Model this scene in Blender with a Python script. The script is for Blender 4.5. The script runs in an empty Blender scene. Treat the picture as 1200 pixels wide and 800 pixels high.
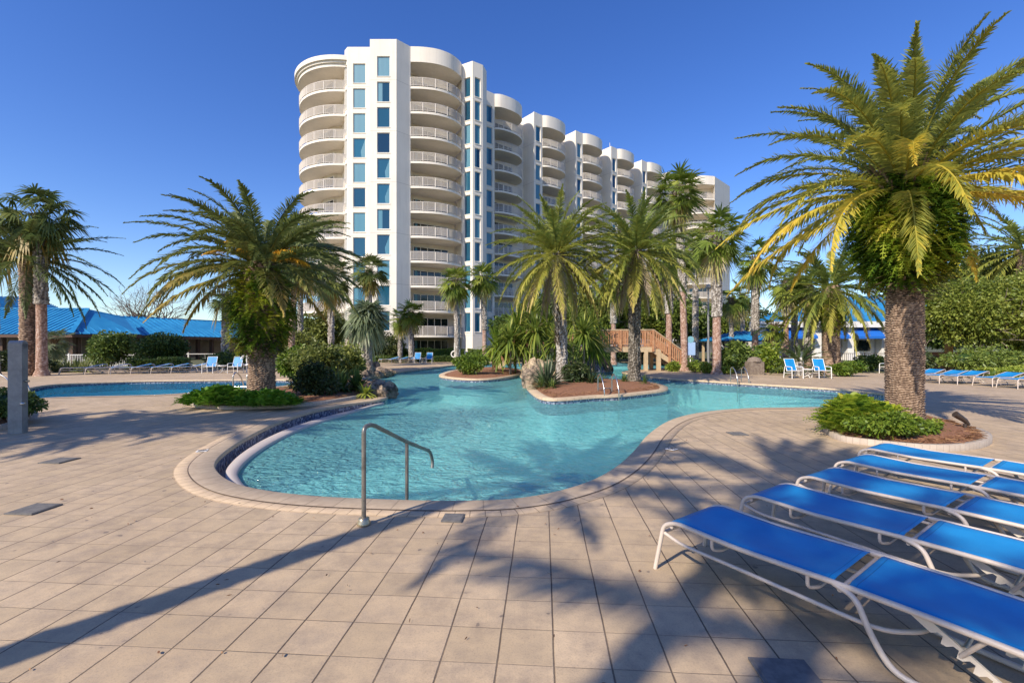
import bpy, math, random
import numpy as np
from mathutils import Vector, Matrix
from mathutils.geometry import tessellate_polygon
R = math.radians
rng = np.random.default_rng(7)
random.seed(7)
S = bpy.context.scene
C = S.collection
F = 533.33; H = 1.7; HY = 404.0
# ---------------------------------------------------------------- camera, world, sun
cd = bpy.data.cameras.new('camera'); cam = bpy.data.objects.new('camera', cd); C.objects.link(cam)
cam.location = (0, 0, H); cam.rotation_euler = (R(90), 0, 0)
cd.lens = 16; cd.sensor_width = 36; cd.shift_y = 4/1200; cd.clip_end = 3000; cd.clip_start = .05
S.camera = cam
AZ = R(49); EL = R(37)                         # shadow direction from +X towards +Y, sun height
w = bpy.data.worlds.new('World'); S.world = w; w.use_nodes = True
nt = w.node_tree; bg = nt.nodes['Background']
sky = nt.nodes.new('ShaderNodeTexSky'); sky.sky_type = 'NISHITA'; sky.sun_disc = False
sky.sun_elevation = EL; sky.sun_rotation = math.atan2(-math.cos(AZ), -math.sin(AZ)) % (2*math.pi)
sky.air_density = 1.0; sky.dust_density = 0.3; sky.ozone_density = 3.5
hs = nt.nodes.new('ShaderNodeHueSaturation'); hs.inputs['Saturation'].default_value = 1.26; hs.inputs['Hue'].default_value = .518
nt.links.new(sky.outputs[0], hs.inputs['Color']); nt.links.new(hs.outputs[0], bg.inputs[0]); bg.inputs[1].default_value = .125
sd = bpy.data.lights.new('sun', 'SUN'); so = bpy.data.objects.new('sun', sd); C.objects.link(so)
sd.energy = 3.8; sd.angle = R(.53); sd.color = (1, .9, .76)
ldir = Vector((math.cos(AZ)*math.cos(EL), math.sin(AZ)*math.cos(EL), -math.sin(EL)))
so.rotation_euler = ldir.to_track_quat('-Z', 'Y').to_euler(); so.location = (-20, -20, 30)
S.view_settings.view_transform = 'Standard'; S.view_settings.look = 'None'
S.view_settings.exposure = 0.66; S.view_settings.gamma = 1; S.view_settings.use_curve_mapping = False
try:
    S.cycles.max_bounces = 8; S.cycles.transparent_max_bounces = 12
except Exception: pass

# ---------------------------------------------------------------- pixel helpers
def G(px, py, z=0.):
    D = (H-z)*F/(py-HY); return ((px-600)/F*D, D, z)
def X(px, D): return (px-600)/F*D
def Z(py, D): return H+(HY-py)/F*D

# ---------------------------------------------------------------- materials
def mat(name, col=(.5, .5, .5), rough=.6, metal=0., spec=.5, noise=None, bump=None, coat=0.):
    m = bpy.data.materials.new(name); m.use_nodes = True; n = m.node_tree; p = n.nodes['Principled BSDF']
    p.inputs['Base Color'].default_value = (*col, 1); p.inputs['Roughness'].default_value = rough
    p.inputs['Metallic'].default_value = metal; p.inputs['Specular IOR Level'].default_value = spec
    if coat: p.inputs['Coat Weight'].default_value = coat
    if noise or bump: tc = n.nodes.new('ShaderNodeTexCoord')
    if noise:                       # (scale, col2, low, high)
        t = n.nodes.new('ShaderNodeTexNoise'); t.inputs['Scale'].default_value = noise[0]; t.inputs['Detail'].default_value = 6
        t.inputs['Roughness'].default_value = .65
        n.links.new(tc.outputs['Object'], t.inputs['Vector'])
        r = n.nodes.new('ShaderNodeValToRGB'); r.color_ramp.elements[0].position = noise[2]; r.color_ramp.elements[1].position = noise[3]
        r.color_ramp.elements[0].color = (*col, 1); r.color_ramp.elements[1].color = (*noise[1], 1)
        n.links.new(t.outputs['Fac'], r.inputs[0]); n.links.new(r.outputs[0], p.inputs['Base Color'])
    if bump:                        # (scale, strength, distance)
        t = n.nodes.new('ShaderNodeTexNoise'); t.inputs['Scale'].default_value = bump[0]; t.inputs['Detail'].default_value = 5
        n.links.new(tc.outputs['Object'], t.inputs['Vector'])
        b = n.nodes.new('ShaderNodeBump'); b.inputs['Strength'].default_value = bump[1]; b.inputs['Distance'].default_value = bump[2]
        n.links.new(t.outputs['Fac'], b.inputs['Height']); n.links.new(b.outputs[0], p.inputs['Normal'])
    return m

class NG:                           # small node-graph helper
    def __init__(s, m): s.n = m.node_tree; s.p = s.n.nodes['Principled BSDF']
    def new(s, t, **k):
        x = s.n.nodes.new(t)
        for a, b in k.items(): setattr(x, a, b)
        return x
    def link(s, a, b): s.n.links.new(a, b)
    def put(s, sock, v):
        if hasattr(v, 'type') and hasattr(v, 'links'): s.link(v, sock)
        else: sock.default_value = v
    def math(s, op, a, b=0., c=None):
        x = s.new('ShaderNodeMath', operation=op); s.put(x.inputs[0], a); s.put(x.inputs[1], b)
        if c is not None: s.put(x.inputs[2], c)
        return x.outputs[0]
    def mix(s, f, a, b):
        x = s.new('ShaderNodeMix', data_type='RGBA'); s.put(x.inputs[0], f)
        s.put(x.inputs[6], (*a, 1) if isinstance(a, tuple) else a); s.put(x.inputs[7], (*b, 1) if isinstance(b, tuple) else b)
        return x.outputs[2]
    def noise(s, vec, scale, detail=4, rough=.55):
        x = s.new('ShaderNodeTexNoise'); x.inputs['Scale'].default_value = scale; x.inputs['Detail'].default_value = detail
        x.inputs['Roughness'].default_value = rough; s.link(vec, x.inputs['Vector']); return x.outputs['Fac']
    def ramp(s, f, stops):
        x = s.new('ShaderNodeValToRGB'); e = x.color_ramp.elements
        while len(e) < len(stops): e.new(.5)
        for i, (p, c) in enumerate(stops):
            e[i].position = p; e[i].color = (*c, 1) if len(c) == 3 else c
        s.link(f, x.inputs[0]); return x.outputs[0]
    def mrange(s, v, a, b, c=0., d=1.):
        x = s.new('ShaderNodeMapRange'); s.link(v, x.inputs[0])
        for i, q in enumerate((a, b, c, d)): x.inputs[i+1].default_value = q
        return x.outputs[0]

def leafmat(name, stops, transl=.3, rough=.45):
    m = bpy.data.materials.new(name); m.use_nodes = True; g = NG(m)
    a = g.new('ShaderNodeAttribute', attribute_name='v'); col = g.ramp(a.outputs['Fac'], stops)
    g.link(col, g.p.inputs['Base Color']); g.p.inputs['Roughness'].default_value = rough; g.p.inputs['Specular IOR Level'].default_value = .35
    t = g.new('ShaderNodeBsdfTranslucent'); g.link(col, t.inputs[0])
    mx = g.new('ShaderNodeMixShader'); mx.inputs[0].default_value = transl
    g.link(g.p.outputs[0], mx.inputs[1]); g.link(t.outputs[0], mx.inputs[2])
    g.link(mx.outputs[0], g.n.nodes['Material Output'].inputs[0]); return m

def deck_mat():
    m = mat('stamped_deck', (.5, .4, .3), .8); g = NG(m)
    tc = g.new('ShaderNodeTexCoord'); mp = g.new('ShaderNodeMapping', vector_type='POINT')
    mp.inputs['Rotation'].default_value = (0, 0, R(3.9)); mp.inputs['Location'].default_value = (-.047*0-.06, .02, 0)
    g.link(tc.outputs['Object'], mp.inputs[0])
    sp = g.new('ShaderNodeSeparateXYZ'); g.link(mp.outputs[0], sp.inputs[0])
    wob = g.noise(tc.outputs['Object'], 2.3, 2); fine = g.noise(tc.outputs['Object'], 40, 5, .7)
    def line(c, size, lo, hi):
        q = g.math('DIVIDE', c, size); q = g.math('ADD', q, g.math('MULTIPLY', g.math('SUBTRACT', wob, .5), .03))
        q = g.math('ABSOLUTE', g.math('SUBTRACT', g.math('FRACT', q), .5))      # .5 at the joint
        q = g.math('ADD', q, g.math('MULTIPLY', g.math('SUBTRACT', fine, .5), .018))
        return g.mrange(q, lo, hi)
    lx = line(sp.outputs[0], .305, .479, .491); ly = line(sp.outputs[1], .305, .482, .494)
    # the joints are worn: they fade in patches
    wear = g.mrange(g.noise(tc.outputs['Object'], .9, 3), .38, .6, .45, 1)
    ly2 = g.math('MULTIPLY', ly, g.math('MULTIPLY', wear, .6)); lx2 = g.math('MULTIPLY', lx, g.mrange(wear, .45, 1, .75, 1))
    ln = g.math('MAXIMUM', lx2, ly2)
    # a tone per slab
    cx = g.math('FLOOR', g.math('DIVIDE', sp.outputs[0], .305)); cy = g.math('FLOOR', g.math('DIVIDE', sp.outputs[1], .305))
    cb = g.new('ShaderNodeCombineXYZ'); g.link(cx, cb.inputs[0]); g.link(cy, cb.inputs[1])
    wn = g.new('ShaderNodeTexWhiteNoise', noise_dimensions='3D'); g.link(cb.outputs[0], wn.inputs['Vector'])
    big = g.noise(tc.outputs['Object'], .55, 5, .6); mid = g.noise(tc.outputs['Object'], 5.5, 6, .7); sm = g.noise(tc.outputs['Object'], 90, 4, .8)
    c = g.mix(g.mrange(big, .3, .7), (.49, .355, .215), (.645, .482, .305))
    c = g.mix(g.math('MULTIPLY', g.mrange(mid, .40, .68), .6), c, (.31, .24, .18))
    c = g.mix(g.math('MULTIPLY', g.math('POWER', wn.outputs['Value'], 1.4), .42), c, (.40, .295, .17))
    c = g.mix(g.math('MULTIPLY', g.mrange(sm, .5, .68), .5), c, (.22, .17, .13))
    sp2 = g.noise(tc.outputs['Object'], 11, 2, .4); c = g.mix(g.math('MULTIPLY', g.mrange(sp2, .73, .76), .6), c, (.1, .08, .07))
    gr_ = g.noise(tc.outputs['Object'], 1.7, 8, .75); c = g.mix(g.math('MULTIPLY', g.mrange(gr_, .5, .64), .38), c, (.2, .15, .115))
    dk_ = g.new('ShaderNodeTexVoronoi'); dk_.inputs['Scale'].default_value = 60; g.link(tc.outputs['Object'], dk_.inputs['Vector']); c = g.mix(g.math('MULTIPLY', g.mrange(dk_.outputs['Distance'], .16, .06), g.math('MULTIPLY', g.mrange(mid, .45, .6), .7)), c, (.12, .09, .07))
    c = g.mix(g.math('MULTIPLY', ln, .93), c, (.07, .045, .03))
    g.link(c, g.p.inputs['Base Color'])
    hgt = g.math('SUBTRACT', g.math('MULTIPLY', g.math('ADD', sm, mid), .12), ln)
    b = g.new('ShaderNodeBump'); b.inputs['Strength'].default_value = .6; b.inputs['Distance'].default_value = .008
    g.link(hgt, b.inputs['Height']); g.link(b.outputs[0], g.p.inputs['Normal']); return m

def coping_mat(name, pitch, c1, c2, jl=.5):
    m = mat(name, c1, .8); g = NG(m)
    uv = g.new('ShaderNodeUVMap'); sp = g.new('ShaderNodeSeparateXYZ'); g.link(uv.outputs[0], sp.inputs[0])
    tc = g.new('ShaderNodeTexCoord')
    q = g.math('DIVIDE', sp.outputs[0], pitch); fr = g.math('ABSOLUTE', g.math('SUBTRACT', g.math('FRACT', q), .5))
    j = g.math('MULTIPLY', g.mrange(fr, .47, .485), jl)
    e = g.math('MULTIPLY', g.mrange(sp.outputs[1], .955, .97), .9 if pitch > .2 else .25)
    ln = g.math('MAXIMUM', j, e)
    wn = g.new('ShaderNodeTexWhiteNoise', noise_dimensions='1D'); g.link(g.math('FLOOR', q), wn.inputs['W'])
    n = g.noise(tc.outputs['Object'], 7, 6, .7)
    c = g.mix(g.mrange(n, .35, .7), c1, c2); c = g.mix(g.math('MULTIPLY', wn.outputs['Value'], .2), c, (.33, .24, .18))
    c = g.mix(ln, c, (.07, .045, .035)); g.link(c, g.p.inputs['Base Color'])
    b = g.new('ShaderNodeBump'); b.inputs['Strength'].default_value = .5; b.inputs['Distance'].default_value = .006
    g.link(g.math('SUBTRACT', g.math('MULTIPLY', n, .3), ln), b.inputs['Height']); g.link(b.outputs[0], g.p.inputs['Normal']); return m

def tile_mat():
    m = mat('mosaic_tile', (.1, .15, .3), .25); g = NG(m)
    uv = g.new('ShaderNodeUVMap'); sp = g.new('ShaderNodeSeparateXYZ'); g.link(uv.outputs[0], sp.inputs[0])
    a = g.math('DIVIDE', sp.outputs[0], .05); b_ = g.math('DIVIDE', sp.outputs[1], .05)
    cb = g.new('ShaderNodeCombineXYZ'); g.link(g.math('FLOOR', a), cb.inputs[0]); g.link(g.math('FLOOR', b_), cb.inputs[1])
    wn = g.new('ShaderNodeTexWhiteNoise', noise_dimensions='3D'); g.link(cb.outputs[0], wn.inputs['Vector'])
    c = g.ramp(wn.outputs['Value'], [(0, (.05, .06, .1)), (.45, (.09, .12, .2)), (.75, (.2, .25, .34)), (1, (.45, .47, .5))])
    j = g.math('MAXIMUM', g.mrange(g.math('FRACT', a), .9, .92), g.mrange(g.math('FRACT', b_), .9, .92))
    c = g.mix(j, c, (.25, .26, .28)); g.link(c, g.p.inputs['Base Color']); return m

def water_mat(name, tint, body):
    m = bpy.data.materials.new(name); m.use_nodes = True; g = NG(m); g.n.nodes.remove(g.p)
    tc = g.new('ShaderNodeTexCoord')
    mp = g.new('ShaderNodeMapping'); mp.inputs['Scale'].default_value = (1, 1.35, 1); mp.inputs['Rotation'].default_value = (0, 0, R(25)); g.link(tc.outputs['Object'], mp.inputs[0])
    d = g.noise(mp.outputs[0], .9, 2)
    n1 = g.new('ShaderNodeTexNoise'); n1.inputs['Scale'].default_value = 4.2; n1.inputs['Detail'].default_value = 4; n1.inputs['Distortion'].default_value = 1.2; g.link(mp.outputs[0], n1.inputs['Vector'])
    n2 = g.new('ShaderNodeTexNoise'); n2.inputs['Scale'].default_value = 13; n2.inputs['Detail'].default_value = 3; n2.inputs['Distortion'].default_value = .8; g.link(mp.outputs[0], n2.inputs['Vector'])
    hgt = g.math('ADD', g.math('MULTIPLY', n1.outputs['Fac'], 1.), g.math('MULTIPLY', n2.outputs['Fac'], .32)); hgt = g.math('ADD', hgt, g.math('MULTIPLY', d, .8))
    b = g.new('ShaderNodeBump'); b.inputs['Strength'].default_value = 1; b.inputs['Distance'].default_value = .24; g.link(hgt, b.inputs['Height'])
    t = g.new('ShaderNodeBsdfTransparent'); t.inputs[0].default_value = (*tint, 1)
    df = g.new('ShaderNodeBsdfDiffuse'); df.inputs[0].default_value = (*body, 1); g.link(b.outputs[0], df.inputs['Normal'])
    mx = g.new('ShaderNodeMixShader'); mx.inputs[0].default_value = .48
    g.link(t.outputs[0], mx.inputs[1]); g.link(df.outputs[0], mx.inputs[2])
    gl = g.new('ShaderNodeBsdfGlossy'); gl.inputs['Roughness'].default_value = .06; g.link(b.outputs[0], gl.inputs['Normal'])
    fr = g.new('ShaderNodeFresnel'); fr.inputs[0].default_value = 1.33; g.link(b.outputs[0], fr.inputs['Normal'])
    m2 = g.new('ShaderNodeMixShader'); g.link(g.math('MINIMUM', g.math('MULTIPLY', fr.outputs[0], 1.), .5), m2.inputs[0]); g.link(mx.outputs[0], m2.inputs[1]); g.link(gl.outputs[0], m2.inputs[2])
    g.link(m2.outputs[0], g.n.nodes['Material Output'].inputs[0]); return m

def trunk_mat(name, stops, vscale=18, hscale=3):
    m = mat(name, (.3, .25, .2), .9); g = NG(m); tc = g.new('ShaderNodeTexCoord')
    mp = g.new('ShaderNodeMapping'); mp.inputs['Scale'].default_value = (hscale, hscale, vscale); g.link(tc.outputs['Object'], mp.inputs[0])
    a = g.new('ShaderNodeAttribute', attribute_name='v')
    f = g.math('ADD', g.math('MULTIPLY', a.outputs['Fac'], .6), g.math('MULTIPLY', g.noise(mp.outputs[0], 1, 5, .7), .5))
    g.link(g.ramp(f, stops), g.p.inputs['Base Color'])
    b = g.new('ShaderNodeBump'); b.inputs['Strength'].default_value = .7; b.inputs['Distance'].default_value = .02
    g.link(g.noise(mp.outputs[0], 3, 5, .7), b.inputs['Height']); g.link(b.outputs[0], g.p.inputs['Normal']); return m

M = {}
M['deck'] = deck_mat()
M['coping'] = coping_mat('coping', .305, (.48, .36, .235), (.62, .48, .32), .35)
M['ring'] = coping_mat('ring_course', .152, (.42, .31, .2), (.57, .425, .28), .8)
M['curb'] = coping_mat('curb_block', .1, (.5, .42, .33), (.42, .34, .26), .6)
M['tile'] = tile_mat()
M['plaster'] = mat('pool_plaster', (.52, .82, .82), .7, noise=(3, (.68, .9, .88), .35, .65))
def paint_caustics(m):
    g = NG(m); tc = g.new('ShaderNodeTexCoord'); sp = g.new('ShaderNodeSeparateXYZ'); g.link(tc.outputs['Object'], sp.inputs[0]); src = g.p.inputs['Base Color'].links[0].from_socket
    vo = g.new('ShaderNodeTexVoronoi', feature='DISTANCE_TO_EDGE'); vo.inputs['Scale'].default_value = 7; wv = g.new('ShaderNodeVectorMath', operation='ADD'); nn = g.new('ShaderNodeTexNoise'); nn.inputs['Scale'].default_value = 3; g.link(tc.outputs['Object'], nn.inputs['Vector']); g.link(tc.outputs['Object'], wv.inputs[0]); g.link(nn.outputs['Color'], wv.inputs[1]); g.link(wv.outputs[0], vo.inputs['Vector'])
    caustic = g.mrange(vo.outputs['Distance'], .02, .2); c2 = g.mix(caustic, (.95, .95, .92), (.3, .5, .5))  # bright caustic net of the shallows, painted into the plaster colour
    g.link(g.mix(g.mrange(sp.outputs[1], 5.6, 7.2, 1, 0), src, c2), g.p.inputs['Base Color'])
paint_caustics(M['plaster'])
M['ledge'] = mat('ledge_stone', (.5, .45, .4), .6, noise=(25, (.5, .42, .4), .4, .7))
M['water'] = water_mat('pool_water', (.66, .97, .97), (.24, .64, .64))
M['shaded_water'] = water_mat('shaded_pool_water', (.22, .68, .88), (.02, .22, .36))  # darker blue copy for the far pool, its shade put into the colour
M['mulch'] = mat('mulch', (.22, .09, .045), .95, noise=(30, (.4, .2, .1), .4, .65), bump=(60, 1, .03))
M['soil'] = mat('soil_grass', (.07, .09, .03), .95, noise=(1.2, (.12, .1, .05), .4, .65), bump=(20, .6, .03))
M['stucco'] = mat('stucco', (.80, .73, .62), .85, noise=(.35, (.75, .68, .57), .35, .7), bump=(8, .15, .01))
def stucco(m):
    g = NG(m); tc = g.new('ShaderNodeTexCoord'); sp = g.new('ShaderNodeSeparateXYZ'); g.link(tc.outputs['Object'], sp.inputs[0])
    src = g.p.inputs['Base Color'].links[0].from_socket
    j = g.mrange(g.math('ABSOLUTE', g.math('SUBTRACT', g.math('FRACT', g.math('DIVIDE', g.math('SUBTRACT', sp.outputs[2], 2.9), 6.)), .5)), .494, .497)
    mp = g.new('ShaderNodeMapping'); mp.inputs['Scale'].default_value = (1.4, 1.4, .12); g.link(tc.outputs['Object'], mp.inputs[0])
    st = g.mrange(g.noise(mp.outputs[0], 1.6, 6, .7), .5, .75)
    c = g.mix(g.math('MULTIPLY', st, .3), src, (.5, .43, .35)); c = g.mix(g.math('MULTIPLY', j, .5), c, (.35, .3, .25)); g.link(c, g.p.inputs['Base Color'])
stucco(M['stucco'])
def glassvar(m, a, b):
    g = NG(m); oi = g.new('ShaderNodeObjectInfo'); g.link(g.mix(oi.outputs['Random'], a, b), g.p.inputs['Base Color'])
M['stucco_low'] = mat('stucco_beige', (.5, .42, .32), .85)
M['rail_paint'] = mat('rail_paint', (.56, .5, .43), .6)
M['white_paint'] = mat('white_paint', (.78, .75, .7), .5)
M['glass'] = mat('window_glass', (.008, .05, .1), .08, spec=.8)
M['darkglass'] = mat('door_glass', (.01, .02, .025), .08, spec=.8)
glassvar(M['glass'], (.004, .03, .06), (.02, .12, .19))
def curtain_mat():
    m = mat('curtain', (.1, .3, .38), .4, coat=.6); g = NG(m); tc = g.new('ShaderNodeTexCoord')
    wv = g.new('ShaderNodeTexWave'); wv.inputs['Scale'].default_value = 2.2; wv.inputs['Distortion'].default_value = .6; g.link(tc.outputs['Object'], wv.inputs['Vector'])
    g.link(g.mix(wv.outputs['Fac'], (.02, .12, .18), (.09, .27, .35)), g.p.inputs['Base Color']); return m
M['curtain'] = curtain_mat()
def sling_mat():
    m = mat('sling_fabric', (.005, .16, .62), .5, spec=.35); g = NG(m); tc = g.new('ShaderNodeTexCoord')
    n = g.noise(tc.outputs['Object'], 3, 4); mp = g.new('ShaderNodeMapping'); mp.inputs['Scale'].default_value = (260, 260, 260); g.link(tc.outputs['Object'], mp.inputs[0])
    ck = g.new('ShaderNodeTexChecker'); ck.inputs['Scale'].default_value = 1; g.link(mp.outputs[0], ck.inputs[0])
    c = g.mix(g.mrange(n, .35, .65), (.01, .23, .52), (.02, .30, .62)); c = g.mix(g.math('MULTIPLY', ck.outputs['Fac'], .35), c, (.0, .09, .33))
    sp = g.new('ShaderNodeSeparateXYZ'); g.link(tc.outputs['Object'], sp.inputs[0]); ed = None
    for q_ in (.03, 1.03, 1.16, 1.93):
        e1 = g.mrange(g.math('ABSOLUTE', g.math('SUBTRACT', sp.outputs[0], q_)), .003, .0015); ed = e1 if ed is None else g.math('MAXIMUM', ed, e1)
    e1 = g.mrange(g.math('ABSOLUTE', g.math('SUBTRACT', g.math('ABSOLUTE', sp.outputs[1]), .272)), .003, .0015); ed = g.math('MAXIMUM', ed, e1); c = g.mix(g.math('MULTIPLY', ed, .6), c, (.0, .05, .2))
    st = g.noise(tc.outputs['Object'], 14, 5, .75); c = g.mix(g.math('MULTIPLY', g.mrange(st, .6, .8), .35), c, (.12, .3, .5))
    g.link(c, g.p.inputs['Base Color']); return m
M['sling'] = sling_mat()
M['frame'] = mat('frame_metal', (.62, .52, .43), .35, noise=(9, (.54, .45, .37), .4, .7))
M['rack'] = mat('rack_plastic', (.66, .57, .46), .5)
M['steel'] = mat('dull_steel', (.2, .18, .15), .38, metal=.6, noise=(12, (.3, .28, .24), .4, .6))
M['chrome'] = mat('bright_steel', (.55, .52, .48), .22, metal=.9)
M['brass'] = mat('brass', (.5, .42, .28), .35, metal=.8)
M['bronze'] = mat('bronze', (.08, .06, .05), .5, metal=.5)
M['lid'] = mat('grey_plastic', (.13, .125, .12), .9, spec=.2, noise=(20, (.18, .17, .16), .4, .6))
M['postgrey'] = mat('post_grey', (.2, .2, .2), .5, noise=(6, (.28, .28, .27), .35, .6))
M['wood'] = mat('red_cedar', (.34, .15, .07), .7, noise=(5, (.5, .27, .14), .35, .65))
M['pale_wood'] = mat('pale_wood', (.55, .42, .26), .75, noise=(5, (.45, .33, .2), .35, .65))
M['dark_wood'] = mat('dark_wood', (.1, .05, .03), .7)
M['roof_blue'] = mat('blue_metal_roof', (.02, .2, .42), .42, noise=(.8, (.035, .27, .5), .35, .65), spec=.4)
M['rock'] = mat('rock', (.36, .27, .19), .9, noise=(4, (.07, .055, .04), .42, .6), bump=(6, 1, .12))
M['pale_rock'] = mat('pale_rock', (.52, .4, .26), .9, noise=(4, (.2, .14, .09), .45, .62), bump=(6, 1, .12))
M['bark'] = mat('bark', (.16, .12, .09), .9, noise=(9, (.26, .21, .16), .4, .65), bump=(20, .6, .02))
M['datetrunk'] = trunk_mat('date_palm_bark', [(.15, (.05, .03, .018)), (.42, (.2, .13, .085)), (.62, (.40, .28, .19)), (.9, (.56, .43, .32))])
M['roughtrunk'] = trunk_mat('rough_palm_bark', [(.2, (.05, .04, .03)), (.45, (.2, .17, .14)), (.62, (.4, .36, .31)), (.9, (.6, .56, .5))], 5, 5)
M['darktrunk'] = trunk_mat('dark_palm_bark', [(.2, (.025, .02, .015)), (.5, (.1, .085, .065)), (.7, (.24, .21, .17)), (.95, (.45, .42, .36))], 5, 5)
M['smoothtrunk'] = trunk_mat('smooth_palm_bark', [(.2, (.16, .09, .06)), (.45, (.34, .2, .14)), (.65, (.5, .37, .3)), (.9, (.6, .5, .42))], 8, 3)
M['boot'] = leafmat('dead_boots', [(0, (.06, .04, .025)), (.6, (.2, .14, .08)), (1, (.42, .34, .24))], .05, .8)
M['frond'] = leafmat('date_frond', [(0, (.06, .10, .035)), (.35, (.18, .235, .06)), (.62, (.38, .38, .07)), (.82, (.72, .57, .08)), (1, (.74, .48, .08))], .4)
M['frond_far'] = leafmat('green_frond', [(0, (.07, .11, .03)), (.4, (.19, .25, .05)), (.75, (.44, .42, .08)), (1, (.62, .5, .18))], .4)
M['frond_dark'] = leafmat('dark_frond', [(0, (.04, .07, .028)), (.4, (.13, .175, .05)), (.75, (.23, .24, .06)), (1, (.5, .36, .1))], .35)
M['fan'] = leafmat('fan_leaf', [(0, (.06, .10, .02)), (.5, (.22, .29, .045)), (.8, (.46, .46, .08)), (1, (.46, .36, .18))], .4)
M['fern'] = leafmat('fern_leaf', [(0, (.04, .10, .012)), (.4, (.22, .33, .03)), (.75, (.48, .52, .05)), (1, (.66, .56, .1))], .45)
M['shrub'] = leafmat('shrub_leaf', [(0, (.025, .055, .015)), (.5, (.085, .14, .03)), (1, (.24, .3, .06))], .3)
M['shrub_light'] = leafmat('light_shrub_leaf', [(0, (.06, .12, .015)), (.5, (.19, .27, .03)), (1, (.44, .47, .08))], .35)
M['shrub_grey'] = leafmat('greygreen_leaf', [(0, (.07, .1, .05)), (.5, (.2, .25, .13)), (1, (.42, .45, .27))], .3)
M['shrub_dark'] = leafmat('dark_leaf', [(0, (.015, .028, .012)), (.6, (.05, .08, .025)), (1, (.16, .17, .05))], .25)
M['bed_fern'] = leafmat('bed_fern_leaf', [(0, (.04, .12, .01)), (.5, (.12, .27, .02)), (1, (.28, .42, .05))], .35)
M['tree'] = leafmat('tree_leaf', [(0, (.05, .09, .018)), (.5, (.17, .22, .035)), (1, (.36, .38, .07))], .35)
M['tree_olive'] = leafmat('olive_leaf', [(0, (.06, .085, .02)), (.5, (.2, .23, .05)), (1, (.4, .4, .11))], .35)
M['yellow_leaf'] = leafmat('variegated_leaf', [(0, (.08, .12, .03)), (.5, (.3, .34, .12)), (1, (.6, .6, .32))], .3)
M['straw'] = leafmat('pine_straw', [(0, (.10, .04, .02)), (1, (.36, .2, .1))], .05, .9)
M['orange'] = leafmat('fruit_stalk', [(0, (.45, .16, .01)), (1, (.7, .42, .03))], .1)

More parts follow.
